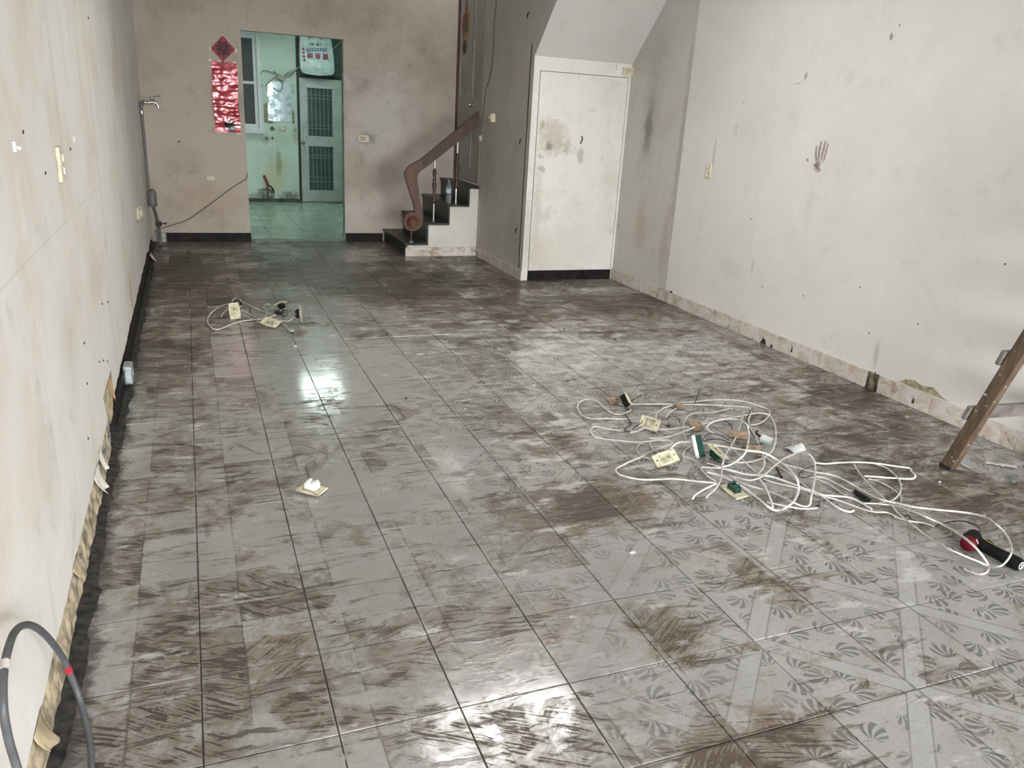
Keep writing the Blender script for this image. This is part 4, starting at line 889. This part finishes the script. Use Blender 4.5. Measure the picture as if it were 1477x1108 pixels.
('white_cable','w',4,[(0.259,6.449,0.01),(0.287,6.282,0.015),(0.322,6.236,0.016),(0.368,6.107,0.013),(0.409,6.016,0.014),(0.468,5.999,0.01)]),
('white_cable','b',4.2,[(0.466,6.011,0.01),(0.507,6.019,0.023),(0.554,6.117,0.017),(0.592,6.247,0.01)]),
('white_cable','w',3.6,[(0.466,6.078,0.01),(0.485,6.186,0.019),(0.471,6.311,0.019),(0.491,6.43,0.014),(0.521,6.443,0.017),(0.535,6.384,0.01)]),
('white_cable','w',3.6,[(0.276,6.193,0.008),(0.314,6.115,0.016),(0.362,6.021,0.012),(0.406,5.979,0.008)]),
('black_wire','k',2.4,[(0.371,6.374,0.007),(0.363,6.165,0.012),(0.371,5.981,0.012),(0.38,5.877,0.009),(0.402,5.856,0.011),(0.433,5.939,0.007)]),
('black_wire','k',2.4,[(0.601,6.214,0.011),(0.637,6.216,0.019),(0.63,6.1,0.018),(0.602,6.044,0.013),(0.584,6.108,0.011)]),
('black_wire','k',2.4,[(0.72,5.849,0.009),(0.741,5.82,0.013),(0.775,5.842,0.012),(0.801,5.809,0.01),(0.824,5.801,0.009)]),
('lone_wire','t',2.3,[(0.08,3.579,0.004),(0.108,3.639,0.004),(0.136,3.647,0.004),(0.167,3.609,0.004),(0.204,3.544,0.006),(0.25,3.526,0.007),(0.299,3.566,0.005),(0.36,3.604,0.006),(0.4,3.593,0.009),(0.436,3.554,0.009),(0.466,3.524,0.005),(0.499,3.51,0.008),(0.516,3.467,0.012),(0.51,3.432,0.008),(0.486,3.365,0.005),(0.459,3.314,0.01),(0.427,3.285,0.011),(0.406,3.274,0.006),(0.399,3.31,0.006),(0.405,3.343,0.009),(0.428,3.371,0.008),(0.445,3.377,0.005),(0.442,3.342,0.005),(0.427,3.302,0.006),(0.408,3.283,0.005),(0.401,3.234,0.004),(0.403,3.194,0.004),(0.414,3.154,0.004)]),
]

# ------------------------------------------------------------------ back room: window
g = G('dark_screen_glass'); pp = g.pos(); g.set(color=g.mix(g.ss(g.noise(pp, 3, 3), .3, .7), (.028, .034, .034), (.050, .058, .058)), rough=.45, spec=.25); m_screen = g.mat
win = tag(empty('window_1', (.86, YF, 1.1)), 'white aluminium sliding window in the mint wall of the back room', 'window', kind='structure')
def frame(x0, x1, z0, z1, w, y0, y1, name, mat, parent):
    mb = MB(); mb.box(x0, x1, y0, y1, z0, z0+w).box(x0, x1, y0, y1, z1-w, z1).box(x0, x0+w, y0, y1, z0+w, z1-w).box(x1-w, x1, y0, y1, z0+w, z1-w)
    return mb.build(name, mat, parent)
frame(.60, 1.128, 1.10, 2.545, .045, YF-.05, YF+.06, 'frame', m_alum, win)
sash = frame(.638, 1.088, 1.138, 2.508, .062, YF-.025, YF+.01, 'sash', m_alum, win)
MB().box(.66, 1.06, YF-.012, YF-.004, 1.16, 2.49).build('pane', m_screen, sash)
MB().box(.70, 1.026, YF-.022, YF-.0125, 1.79, 1.83).build('bar', m_alum, sash)
MB().rbox((.87, YF-.045, 1.085), (.56, .10, .05), .006).build('window_sill', m_alum, win)
MB().box(1.080, 1.092, YF-.060, YF-.05, 1.13, 2.52).build('track', m_alum, win)

# ------------------------------------------------------------------ back room: grille door and transom
m_fdoor = flat('grey_metal_door', (.43, .46, .455), .4, vary=.1, scale=6)
g = G('dark_green_glass'); pp = g.pos(); g.set(color=g.mix(g.ss(g.noise(pp, 4, 3), .3, .7), (.030, .060, .052), (.055, .095, .085)), rough=.3); m_dglass = g.mat
door3 = tag(empty('door_3', (2.04, YF, 0)), 'grey metal door with two grille windows in the back room', 'door', kind='structure')
y0, y1 = YF+.005, YF+.045
mb = MB(); mb.box(1.715, 1.838, y0, y1, .012, 1.935).box(2.228, 2.385, y0, y1, .012, 1.935).box(1.838, 2.228, y0, y1, .012, .20).box(1.838, 2.228, y0, y1, .90, 1.06).box(1.838, 2.228, y0, y1, 1.79, 1.935)
leaf = mb.build('leaf', m_fdoor, door3)
for z0_, z1_ in ((.20, .90), (1.06, 1.79)):
    MB().box(1.83, 2.236, y0+.026, y0+.032, z0_, z1_).build('pane', m_dglass, door3)
    for k in range(1, 6): MB().box(1.838+.065*k-.006, 1.838+.065*k+.006, y0+.010, y0+.022, z0_, z1_).build('grille_bar', flat('grey_green_bar', (.17, .23, .22), .5), door3) if k == 1 and z0_ < .5 else None
    gb = bpy.data.materials['grey_green_bar']
    for k in range(1, 6):
        if k == 1 and z0_ < .5: continue
        MB().box(1.838+.065*k-.006, 1.838+.065*k+.006, y0+.010, y0+.022, z0_, z1_).build('grille_bar', gb, door3)
    for fz in (.16, .23, .79, .86) if z0_ > .5 else (.20, .30, .74, .80):
        zz = z0_ + (z1_-z0_)*fz; MB().box(1.838, 2.228, y0+.006, y0+.014, zz-.006, zz+.006).build('grille_bar', gb, door3)
MB().rbox((2.03, y0-.006, 1.815), (.43, .02, .045), .003).build('header_strip', m_alum, door3)
MB().rbox((1.768, y0-.01, 1.08), (.016, .025, .17), .005).build('handle', m_steel, door3)
MB().lathe([(.028, 0), (.028, .01), (.018, .012), (.018, .03), (0, .031)], (1.755, y0, .945), (0, -1, 0), 16).build('lock', m_steel, door3)
MB().tube([(1.755+.022*math.cos(a), y0-.022, .86+.045*math.sin(a)) for a in [2*PI*k/16 for k in range(17)]], .005, 6, cap=False).build('ring', m_steel, door3)
mb = MB(); mb.box(1.672, 1.708, YF-.012, YF+.06, 0, 2.62).box(2.392, 2.402, YF-.012, YF+.06, 0, 2.62).box(1.708, 2.392, YF-.012, YF+.06, 1.942, 1.985).box(1.708, 2.392, YF-.01, YF+.06, 2.56, 2.62)
mb.build('door_frame', flat('blackened_frame', (.025, .03, .028), .6), door3)
tr = MB().box(1.708, 2.392, YF+.02, YF+.03, 1.985, 2.56).build('transom_pane', m_dglass, door3)
MB().box(2.25, 2.27, YF+.005, YF+.02, 1.985, 2.56).build('transom_bar', flat('dark_grey_bar', (.10, .12, .11), .5), door3)

# hanging rice sack
m_sack = flat('woven_plastic_sack', (.56, .66, .66), .55, vary=.12, scale=12)
sk = empty('rice_sack', (1.975, YF-.16, 2.02), 'white woven plastic sack with red and blue print hanging upside down over the grille door', 'sack')
def sack(a, b, side):
    zt = 2.62 - .62*b
    hw = (.235 + .03*min(1, b*1.6))*(1 if b < .85 else math.sqrt(max(0.02, 1-((b-.85)/.158)**2))*.25+.75)
    cx = 1.955 + .03*b
    x = cx + (a-.5)*2*hw
    bulge = .045*(1-(2*a-1)**2)**.5*min(1, (1-b)*6+.02)
    zt -= .02*math.sin(a*PI)*b
    w_ = .008*mnoise.noise(Vector((a*6, b*7, 2.0))) + .006*mnoise.noise(Vector((a*13, b*11, 7.0)))
    return (x, YF-.16 - side*(bulge+.003) - w_, zt)
mb = MB(); mb.grid(lambda a, b: sack(a, b, 1), 30, 36).grid(lambda a, b: sack(a, b, -1), 30, 36)
mb.build('bag', m_sack, sk)
m_pr = flat('red_print', (.36, .045, .085), .6); m_pb = flat('blue_print', (.03, .10, .24), .6); m_pw = flat('white_print', (.60, .68, .70), .6); m_pg = flat('grey_print', (.12, .15, .18), .6)
YT = YF-.222
for k, ch in enumerate('牌島寶'): text_obj(ch, .098, face_cam(1.863+.118*k, YT, 2.262, PI), m_pr, sk, 'printed_character', .004)
MB().prism([(1.815, 2.315), (2.115, 2.345), (2.115, 2.385), (1.815, 2.355)], 1, YT-.004, YT+.012).build('printed_band', m_pb, sk)
for k in range(7): MB().rbox((1.842+.041*k, YT-.006, 2.338+.0041*k), (.026, .003, .022), .002, ry(-.1)).build('printed_mark', m_pw, sk)
for dx_, w_, h_ in ((-.045, .007, .05), (0, .04, .035), (.085, .04, .035), (.13, .007, .05)): MB().rbox((1.90+dx_, YT, 2.425), (w_, .012, h_), .002).build('printed_mark', m_pg, sk)
for k in range(4): MB().rbox((1.765+.004*k, YT+.018, 2.345-.052*k), (.034, .012, .032), .004, ry(.4*k)).build('printed_mark', m_pr, sk)
MB().rbox((1.885, YT, 2.525), (.11, .012, .014), 0, ry(-.7)).build('printed_stroke', m_pg, sk); MB().rbox((2.005, YT, 2.525), (.11, .012, .014), 0, ry(.5)).build('printed_stroke', m_pg, sk)
MB().tube(bez([(1.53, YF-.02, 2.00), (1.60, YF-.06, 2.04), (1.70, YF-.075, 2.075), (2.0, YF-.075, 2.24), (2.25, YF-.06, 2.40), (2.385, YF-.01, 2.52)], 6), .007, 6).build('cord', flat('pale_cord', (.52, .60, .55), .7), None, 'pale cord strung across the grille door behind the sack', 'cord')

# mirror, wires and wall bits
mr = empty('broken_mirror', (1.40, YF, 1.25), 'broken frameless mirror on the mint wall', 'mirror')
g = G('old_mirror'); pp = g.pos(); x_, y_, z_ = g.sep(pp); n_ = g.noise(pp, 14, 5, .65); g.set(color=g.mix(g.ss(n_, .4, .65), (.26, .33, .35), (.42, .50, .52)), rough=g.ss(n_, .4, .6, .15, .45), metal=.3); g.bump(n_, .12, .004)
MB().prism([(1.225, 1.262), (1.578, 1.255), (1.583, 1.85), (1.37, 1.86), (1.30, 1.84), (1.305, 1.72), (1.225, 1.73)], 1, YF-.008, YF).build('glass', g.mat, mr)
g = G('clear_mirror_shard'); g.set(color=(.80, .86, .87), rough=.04, metal=1.0)
MB().prism([(1.228, 1.63), (1.30, 1.66), (1.305, 1.72), (1.297, 1.84), (1.24, 1.80)], 1, YF-.010, YF-.0085).build('shard', g.mat, mr)
g = G('rusty_glue'); pp = g.pos(); n_ = g.noise(pp, 60, 4, .7); g.set(color=g.mix(g.ss(n_, .45, .55), (.40, .40, .30), (.10, .06, .04)), rough=.9)
m_rust = g.mat
MB().prism([(1.16, 1.225), (1.215, 1.225), (1.215, 1.55), (1.16, 1.50)], 1, YF-.002, YF).build('glue_residue', m_rust, mr); MB().prism([(1.59, 1.225), (1.63, 1.24), (1.63, 1.43), (1.59, 1.45)], 1, YF-.002, YF).build('glue_residue', m_rust, mr); MB().prism([(1.215, 1.215), (1.30, 1.225), (1.30, 1.25), (1.215, 1.25)], 1, YF-.002, YF).build('glue_residue', m_rust, mr)
cl = flat('mint_clip', (.38, .46, .40), .6)
for zz in (1.72, 1.80): MB().tube([(1.61+.028*math.cos(a), YF-.005, zz+.028*math.sin(a)) for a in [2*PI*k/12 for k in range(13)]], .006, 6, cap=False).build('loop', cl, mr)
jb = empty('junction_box', (1.42, YF, 1.90), 'old wire box with dangling leads on the mint wall above the mirror', 'wire box')
MB().rbox((1.435, YF-.03, 1.915), (.12, .05, .075), .006, ry(.45)).build('body', flat('dirty_box', (.33, .34, .25), .6), jb)
mwk = flat('grey_lead', (.17, .20, .18), .6)
for pts in ([(1.39, 1.95), (1.30, 1.98), (1.18, 2.00), (1.13, 1.93), (1.10, 1.84), (1.16, 1.77)], [(1.38, 1.94), (1.28, 1.86), (1.20, 1.78)], [(1.42, 1.87), (1.46, 1.80), (1.43, 1.73), (1.36, 1.72), (1.31, 1.76)], [(1.35, 1.96), (1.33, 2.0), (1.37, 1.97)], [(1.48, 1.95), (1.56, 1.985), (1.64, 1.99)], [(1.48, 1.93), (1.58, 1.955), (1.655, 2.03), (1.70, 2.06)]):
    MB().tube(bez([(a, YF-.02-.012*(i % 2), b) for i, (a, b) in enumerate(pts)], 5), .007, 6).build('lead', mwk, jb)
plate('wall_switch', (1.43, YF, 1.152), '-y', .115, .065, .018, 'dirty cream switch plate below the broken mirror', 'switch', [(-.02, 0, 'rock'), (.02, 0, 'rock')], m_creamd)
for (a, b, r_) in ((1.275, 1.145, .028), (1.185, .99, .022), (1.275, 1.0, .018), (1.635, 1.14, .012)):
    MB().lathe([(r_, 0), (r_*1.1, .012), (r_*.6, .014), (r_*.5, .004), (0, .004)], (a, YF, b), (0, -1, 0), 14).build('pipe_stub', m_pvc, None, 'capped pipe stub in the mint wall below the mirror', 'pipe', 'pipe stubs in the mint wall')
rp = empty('red_pipe', (1.15, YF-.03, .0), 'short red pipe end with a black hose at the foot of the mint wall', 'pipe')
MB().tube([(1.115, YF-.04, .42), (1.15, YF-.035, .34), (1.175, YF-.03, .26)], .022, 10).build('pipe', flat('red_pipe_plastic', (.22, .035, .02), .5), rp)
MB().tube(bez([(1.175, YF-.03, .27), (1.24, YF-.03, .22), (1.265, YF-.03, .14)], 4), .012, 8).build('hose', m_blackp, rp); MB().tube([(1.17, YF-.02, .26), (1.165, YF-.02, .02)], .014, 8).build('riser', flat('rust_red', (.16, .05, .03), .7), rp)
MB().grid(lambda a, b: (1.02+.25*a, YF-.012-.03*(mnoise.noise(Vector((a*4, b*4, 1)))+.6)*math.sin(PI*min(1, a*1.02))*(1-b*.6), .0+.22*b*(1-.2*abs(a-.5))), 14, 10).build('plaster_lump', flat('broken_render', (.24, .27, .22), .9, vary=.4, scale=18, bump=.5), None, 'broken cement lump at the foot of the mint wall', 'rubble')
cd = empty('conduit', (2.43, YF, 1.1), 'white box and conduit running down to a black switch beside the grille door', 'conduit')
MB().rbox((2.44, YF-.03, 2.09), (.07, .05, .17), .006, ry(.1)).build('box', m_white, cd); MB().tube([(2.435, YF-.012, 2.02), (2.43, YF-.012, 1.24)], .010, 8).build('tube', m_white, cd); MB().rbox((2.435, YF-.018, 1.18), (.06, .034, .115), .006).build('switch', m_blackp, cd)
MB().box(-.45, 1.66, YF-.06, YF-.001, 0, .055).build('trim_4', flat('dark_damp_skirt', (.06, .07, .055), .7, vary=.4, scale=12), None, 'dark damp skirting at the foot of the mint wall', 'baseboard', kind='structure')

# ------------------------------------------------------------------ wooden stepladder
m_lad = (lambda g: (lambda p: (lambda xx: (g.set(color=g.mix(g.ss(g.noise(p, 34, 3, .7), .66, .70)*.8, g.mix(g.ss(g.noise(g.xyz(xx[0]*40, xx[1]*40, xx[2]*5), 1, 5, .6), .35, .7), (.070, .044, .027), (.150, .100, .062)), (.60, .57, .52)), rough=.6), g.mat)[1])(g.sep(p)))(g.pos()))(G('paint_flecked_wood'))
m_ladg = flat('weathered_grey_wood', (.19, .165, .15), .75, vary=.25, scale=12)
ld = empty('stepladder', (3.7, 2.1, 0), 'worn wooden stepladder standing near the white board wall', 'ladder')
dl = Vector((.030, -.290, 1.0)); HT = 1.72
def stile(foot, d, mat):
    a = Vector(foot); b = a + d*HT; ax = (b-a).normalized(); xa = Vector((1, 0, 0)); xa = (xa - ax*xa.dot(ax)).normalized(); ya = ax.cross(xa)
    m3 = Matrix((xa, ya, ax)).transposed()
    return MB().rbox((a+b)/2, (.042, .066, (b-a).length), .005, m3, 2).build('leg', mat, ld)
stile((3.440, 2.545, .008), dl, m_lad); stile((3.992, 2.500, .008), Vector((-.030, -.290, 1)), m_lad)
stile((3.440, 1.56, .008), Vector((.030, .275, 1)), m_lad); stile((3.992, 1.515, .008), Vector((-.030, .275, 1)), m_lad)
for zz in (.315, .62, .925, 1.23, 1.53):
    yy = 2.545-.29*zz; o_ = .03*zz
    MB().rbox((3.716, yy+.030, zz), (.62-2*o_, .022, .075), .004, rz(-.08) @ rx(.28)).build('rung', m_ladg, ld)
MB().rbox((3.7125, 2.05, HT+.01), (.52, .16, .03), .005).build('top_board', m_lad, ld)
MB().rbox((3.44, 2.545, .012), (.046, .070, .024), .004).build('foot_pad', m_dark, ld)

# ------------------------------------------------------------------ grey cable loop by the left wall
m_gc = flat('grey_cable_sheath', (.075, .077, .080), .5, vary=.15)
lp = empty('power_cable', (-.36, 1.6, 0), 'thick grey power cable looped against the torn left board wall', 'cable')
CB = bez(GREYLOOP, 8)
MB().tube(CB, .0078, 12).build('sheath', m_gc, lp)
def band(i0, i1, mat, name): MB().tube(CB[i0:i1], .0086, 12).build(name, mat, lp)
band(39, 42, flat('red_tape', (.33, .02, .03), .5), 'red_tape'); band(79, 82, flat('pale_tape', (.55, .48, .44), .5), 'pale_tape')

# ------------------------------------------------------------------ loose cables and wires
LAB = {'white_cable': ('white electrical cable in the tangled heap on the tiles', 'cable', 'tangled white cables'),
       'black_wire': ('short stripped black wire lying among the tangled white cables', 'wire', 'stripped black wires'),
       'thin_wire': ('thin dull wire trailing off the cable heap', 'wire', 'thin wires by the cable heap'),
       'far_white': ('white electrical cable in the small bundle of pulled sockets', 'cable', 'white cables of the small bundle'),
       'far_black': ('short black wire in the small bundle of pulled sockets', 'wire', 'black wires of the small bundle')}
OWN = {('white_cable', 0): 'white cable looping round the small black and cream switch', ('white_cable', 3): 'white cable bending sharply round the cream face-up socket',
       ('white_cable', 4): 'white cable rising in a tall loop beside the pale card scrap', ('white_cable', 7): 'thick clean white cable arching over the half buried socket and round the heap',
       ('white_cable', 8): 'clean white cable circling past the white and green switch mechanism', ('white_cable', 9): 'grimy greyish cable lying over the top of the heap',
       ('white_cable', 10): 'short clean cable end sticking out beside the green-backed socket', ('white_cable', 17): 'white cable whose end meets the black wire arching to the drill',
       ('white_cable', 19): 'long white cable looping over the handle of the cordless drill', ('white_cable', 20): 'white cable curling over the red end of the cordless drill',
       ('white_cable', 21): 'clean white cable with a hairpin bend facing the ladder foot', ('white_cable', 26): 'white cable ending in a short black lead in front of the heap',
       ('white_cable', 34): 'white cable in a wide open loop at one side of the small bundle', ('white_cable', 35): 'white cable standing in a small loop above the small bundle',
       ('black_wire', 12): 'thick black sheathed stub lying across the white cables', ('black_wire', 4): 'straight black wire sticking up behind the cable heap'}
CNT = {}
for n_, mk, r_, pts in CABLES:
    far = pts[0][1] > 5.2
    pp_ = bez(pts, 6)
    rr_ = r_/1000
    pp_ = [Vector((p.x, p.y, max(p.z, rr_+.0005))) for p in pp_]
    if n_ == 'white_cable' and rr_ > .0038: mb = MB().tube(pp_, rr_*1.18, 8, flat=.78)
    else: mb = MB().tube(pp_, rr_*1.1, 7)
    if n_ == 'lone_wire': mb.build('twisted_wire', m_cab[mk], None, 'thin wire curling from the lone pulled socket', 'wire')
    elif n_ == 'drill_wire': mb.build('black_wire', m_cab[mk], None, 'black wire arching over to the cordless drill', 'wire')
    else:
        l_, c_, g_ = LAB[('far_white' if n_ == 'white_cable' else 'far_black') if far else n_]
        k_ = CNT.get(n_, 0); CNT[n_] = k_+1
        if (n_, k_) in OWN: l_ = OWN[(n_, k_)]
        mb.build(n_, m_cab[mk], None, l_, c_, g_)

# ------------------------------------------------------------------ pulled sockets and switches
def device(name, c, m3, label, group=None, face='out', mech=m_greenp, plate_m=m_creamp, w=.120, h=.070, slots=True):
    """outlet plate (w x h, local XY, +Z = front) with a mechanism box behind it"""
    t = empty(name, c, label, 'socket', group); C_ = Vector(c)
    def P(a, b, o): return C_ + m3 @ Vector((a, b, o))
    pl = MB(); b_ = .010
    pl.rbox(P(0, h/2-b_/2, 0), (w, b_, .007), .002, m3).rbox(P(0, -h/2+b_/2, 0), (w, b_, .007), .002, m3).rbox(P(-w/2+.014, 0, 0), (.028, h, .007), .002, m3).rbox(P(w/2-.014, 0, 0), (.028, h, .007), .002, m3)
    pl.build('plate', plate_m, t)
    MB().rbox(P(0, 0, -.002), (w*.56, h*.74, .006), .0015, m3).build('insert', m_creamd, t)
    MB().rbox(P(0, 0, -.018), (w*.50, h*.48, .028), .003, m3).build('mechanism', mech, t)
    for q in (-.015, .015): MB().rbox(P(q, 0, -.036), (.012, h*.4, .010), .002, m3).build('terminal', mech, t)
    for q in (-.045, .045): MB().lathe([(.004, 0), (.004, .002)], P(q, 0, .003), m3 @ Vector((0, 0, 1)), 8).build('screw', m_dark, t)
    if slots:
        for q in (-.016, .016):
            for e in (-.004, .004): MB().rbox(P(q+e, .0, .002), (.002, .010, .003), 0, m3).build('slot', m_dark, t)
    return t
def orient(up, xdir):
    z = Vector(up).normalized(); x = Vector(xdir); x = (x - z*x.dot(z)).normalized(); y = z.cross(x)
    return Matrix((x, y, z)).transposed()
# heap
device('pulled_socket', (2.030, 2.935, .042), orient((-.25, -.55, .80), (.99, .12, .0)), 'cream pulled socket lying face up at the edge of the cable heap', mech=m_creamd)
device('pulled_socket', (2.185, 2.600, .010), orient((.1, .1, -1), (.05, -1, 0)), 'pulled socket lying face down with its green back showing', mech=m_greenp)
device('pulled_socket', (2.195, 3.36, .040), orient((-.75, -.30, .45), (.35, -.95, .1)), 'cream pulled socket propped on edge among the white cables', mech=m_creamd, slots=False)
device('pulled_socket', (2.345, 2.955, .035), orient((.35, -.2, .9), (.25, -1, -.05)), 'cream pulled socket half buried in the middle of the cable heap', mech=m_greenp)
t = empty('switch_mechanism', (2.27, 3.01, 0), 'white and dark green switch mechanism standing in the cable heap', 'switch')
m3 = orient((-.55, -.45, .75), (.35, .85, .35))
MB().rbox(Vector((2.262, 3.005, .050))+m3 @ Vector((0, .014, 0)), (.115, .018, .034), .003, m3).build('front', m_white, t); MB().rbox(Vector((2.262, 3.005, .050))+m3 @ Vector((0, -.010, 0)), (.110, .030, .036), .003, m3).build('back', m_greenp, t)
t = empty('switch_mechanism', (2.225, 3.70, 0), 'small black and cream switch at the left end of the cable heap', 'switch')
m3 = orient((.6, -.3, .6), (.1, 1, .25)); MB().rbox((2.235, 3.70, .045), (.080, .030, .035), .003, m3).build('mechanism', m_blackp, t); MB().rbox(Vector((2.235, 3.70, .045))+m3 @ Vector((.0, .0, .021)), (.09, .042, .006), .002, m3).build('plate', m_creamp, t)
t = empty('wire_connector', (2.715, 3.04, 0), 'pale grey plug-in connector beside the cable heap', 'connector')
m3 = orient((-.2, -.35, .85), (.5, -.8, 0)); MB().rbox((2.715, 3.045, .022), (.062, .042, .024), .003, m3).build('body', flat('pale_grey_plastic', (.50, .52, .49), .45), t)
MB().tube(bez([(2.70, 3.075, .03), (2.69, 3.10, .04), (2.72, 3.13, .038)], 3), .006, 7).build('lead', m_blackp, t)
# torn brown paper ends / junction tape
for i_, (c, sz, a, tl) in enumerate((((2.20, 3.775, .020), (.075, .050, .012), .2, .5), ((2.545, 3.605, .022), (.055, .048, .012), .4, .4), ((2.452, 3.30, .026), (.075, .06, .014), .1, .5), ((2.575, 3.10, .040), (.095, .055, .016), -.7, .45), ((2.545, 2.93, .034), (.085, .05, .016), -.6, .4))):
    m3 = rz(a) @ rx(tl)
    MB().rbox(c, sz, .004, m3).build('tape_joint', m_copper, None, ('brown taped joint beside the small black and cream switch', 'small brown taped joint behind the cable heap', 'brown taped joint next to the propped cream socket', 'large brown taped joint in the middle of the cable heap', 'large brown taped joint under the thick clean cable')[i_], 'wire joint', 'brown taped wire joints')
mb = MB(); mb.grid(lambda a, b: (2.760+.09*a+.01*b, 2.965-.07*b+.01*a, .006+.028*math.sin(PI*b)*(.3+.7*a)), 8, 6, thick=(0, 0, .001)); mb.build('paper_scrap', flat('grey_white_card', (.55, .56, .55), .7), None, 'curled pale card scrap beside the cable heap', 'paper')
MB().rbox((2.733, 2.395, .014), (.03, .085, .022), .004, rz(-.05) @ ry(.5)).build('rubber_piece', m_blackp, None, 'flat black rubber piece under the white cables', 'rubber piece')
# small bundle near the back
device('pulled_socket', (.245, 6.07, .062), orient((-.2, -.9, .45), (.10, -.30, -.95)), 'cream pulled socket standing on end in the small cable bundle', mech=m_creamd, w=.125, h=.078)
device('pulled_socket', (.478, 5.82, .030), orient((-.05, -.35, .94), (.80, -.55, -.2)), 'cream pulled socket lying face up in the small cable bundle', mech=m_creamd, w=.128, h=.092)
device('pulled_socket', (.60, 6.33, .045), orient((-.35, .45, .75), (.5, .80, -.1)), 'pulled socket lying tilted with its black back up in the small cable bundle', mech=m_blackp, w=.12, h=.075)
device('pulled_socket', (.700, 5.87, .075), orient((.93, -.25, .1), (.15, .45, .88)), 'pulled socket standing on edge with a black back beside the small cable bundle', mech=m_blackp, plate_m=m_creamd, w=.13, h=.075)
MB().rbox((.28, 6.36, .050), (.055, .05, .03), .006, rz(.6)).build('tape_joint', m_blackp, None, 'black tape lump binding the small cable bundle', 'wire joint')
MB().rbox((.56, 6.10, .030), (.04, .045, .026), .006, rz(.3)).build('tape_joint', m_blackp, None, 'black tape lump beside the tilted socket of the small bundle', 'wire joint')
# lone socket
device('pulled_socket', (.393, 3.088, .012), orient((-.05, .02, -1), (.78, -.62, 0)), 'lone pulled socket with a white back lying on bare tiles', mech=m_white, w=.108, h=.085)

# ------------------------------------------------------------------ cordless drill lying on its side
dr = empty('cordless_drill', (2.84, 1.84, 0), 'black and red cordless drill lying under the white cables', 'drill')
m_drb = flat('black_rubber_grip', (.007, .007, .008), .6, vary=.3, spec=.15); m_drr = flat('red_plastic', (.10, .004, .010), .45, vary=.15, spec=.25); m_lime = flat('lime_trim', (.22, .24, .03), .5)
A0 = Vector((2.785, 1.895, .034)); A1 = Vector((2.905, 1.955, .034)); axh = (A1-A0).normalized()
MB().lathe([(0, -.001), (.022, 0), (.028, .005), (.0305, .014), (.031, .038), (0, .038)], A0, axh, 22).build('rear_cap', m_drr, dr)
MB().lathe([(0, .038), (.0325, .038), (.034, .060), (.033, .080), (.030, .105), (.022, .118), (0, .118)], A0, axh, 22).build('motor_housing', m_drb, dr)
MB().lathe([(0, .116), (.014, .116), (.016, .130), (.012, .150), (.005, .153), (0, .153)], A0, axh, 16).build('chuck', m_zinc, dr)
hd = Vector((2.868, 1.728, .028)); hs = A0 + axh*.062
gp = (hd-hs)
pts = [hs + gp*k for k in (0, .15, .3, .5, .7, .85, .95, 1.0)]
MB().tube(pts, [.026, .027, .024, .0235, .0245, .027, .027, .024], 16).build('handle', m_drb, dr)
hx = gp.normalized(); nx = Vector((hx.y, -hx.x, 0)); nx = -nx if nx.x < 0 else nx
MB().tube([hs+gp*.20+nx*.022+Vector((0, 0, .012)), hs+gp*.23+nx*.034+Vector((0, 0, .010)), hs+gp*.36+nx*.030+Vector((0, 0, .010))], [.008, .011, .007], 10).build('trigger', m_blackp, dr)
MB().tube(bez([hs+gp*.20+nx*.016+Vector((0, 0, .022)), hs+gp*.30+nx*.018+Vector((0, 0, .019)), hs+gp*.55+nx*.020+Vector((0, 0, .015)), hs+gp*.70+nx*.019+Vector((0, 0, .016))], 4), .0022, 6).build('trim_line', m_lime, dr)
lab = A0 + axh*.026 + Vector((0, 0, .0)); side = Vector((-axh.y, axh.x, 0)); side = -side if side.y > 0 else side
m3 = orient((side*.8+Vector((0, 0, .6))), axh)
MB().rbox(lab + (side*.8+Vector((0, 0, .6)))*.0325, (.012, .022, .0015), 0, m3).build('label', flat('pink_label', (.55, .32, .34), .5), dr)
tl_ = MB().lathe([(0, 0), (.022, 0), (.022, .004), (0, .0045)], hd, hx, 20).build('base_cap', m_drb, dr)
MB().tube([hd+hx*.0045+(nx*math.cos(a)+Vector((0, 0, 1))*math.sin(a))*.0145 for a in [2*PI*k/20 for k in range(21)]], .0018, 6, cap=False).build('logo_ring', m_white, tl_); MB().rbox(hd+hx*.006, (.003, .0012, .018), 0, orient(Vector((0, 0, 1)), Vector((hx.y, -hx.x, 0)))).build('logo_bar', m_white, tl_)

# ------------------------------------------------------------------ debris on the floor
m_chip = flat('plaster_chip', (.60, .58, .55), .9, vary=.2); m_chipd = flat('dark_crumb', (.07, .055, .045), .9, vary=.4)
rc = random.Random(21)
for k in range(26):
    x = rc.uniform(.1, 3.7); y = rc.uniform(1.7, 6.2)
    sz = rc.uniform(.006, .014); n_ = rc.randint(5, 7)
    poly = [(x+sz*rc.uniform(.6, 1.3)*math.cos(a), y+sz*rc.uniform(.4, 1.0)*math.sin(a)) for a in [2*PI*q/n_ for q in range(n_)]]
    d_ = k % 2
    MB().prism(poly, 2, .0005, rc.uniform(.003, .007)).build('plaster_chip', m_chipd if d_ else m_chip, None, 'dark crumb of old mortar lying on the tiles' if d_ else 'pale plaster chip lying on the tiles', 'debris', 'dark mortar crumbs' if d_ else 'pale plaster chips')
for (cx, cy, a, L, lab_, mt) in ((3.76, 2.50, -.7, .09, 'torn pale paint flake near the ladder foot', m_chip), (3.67, 2.36, .5, .07, 'crumpled silver foil scrap near the ladder foot', m_zinc)):
    def fn(u_, v_):
        p = rz(a) @ Vector(((u_-.5)*L*1.6, (v_-.5)*L*.5*(1-.6*abs(u_-.5)), 0)); return (cx+p.x, cy+p.y, .003+.014*abs(mnoise.noise(Vector((u_*4, v_*3, cx)))))
    MB().grid(fn, 10, 5, thick=(0, 0, .001)).build('paint_flake', mt, None, lab_, 'debris')
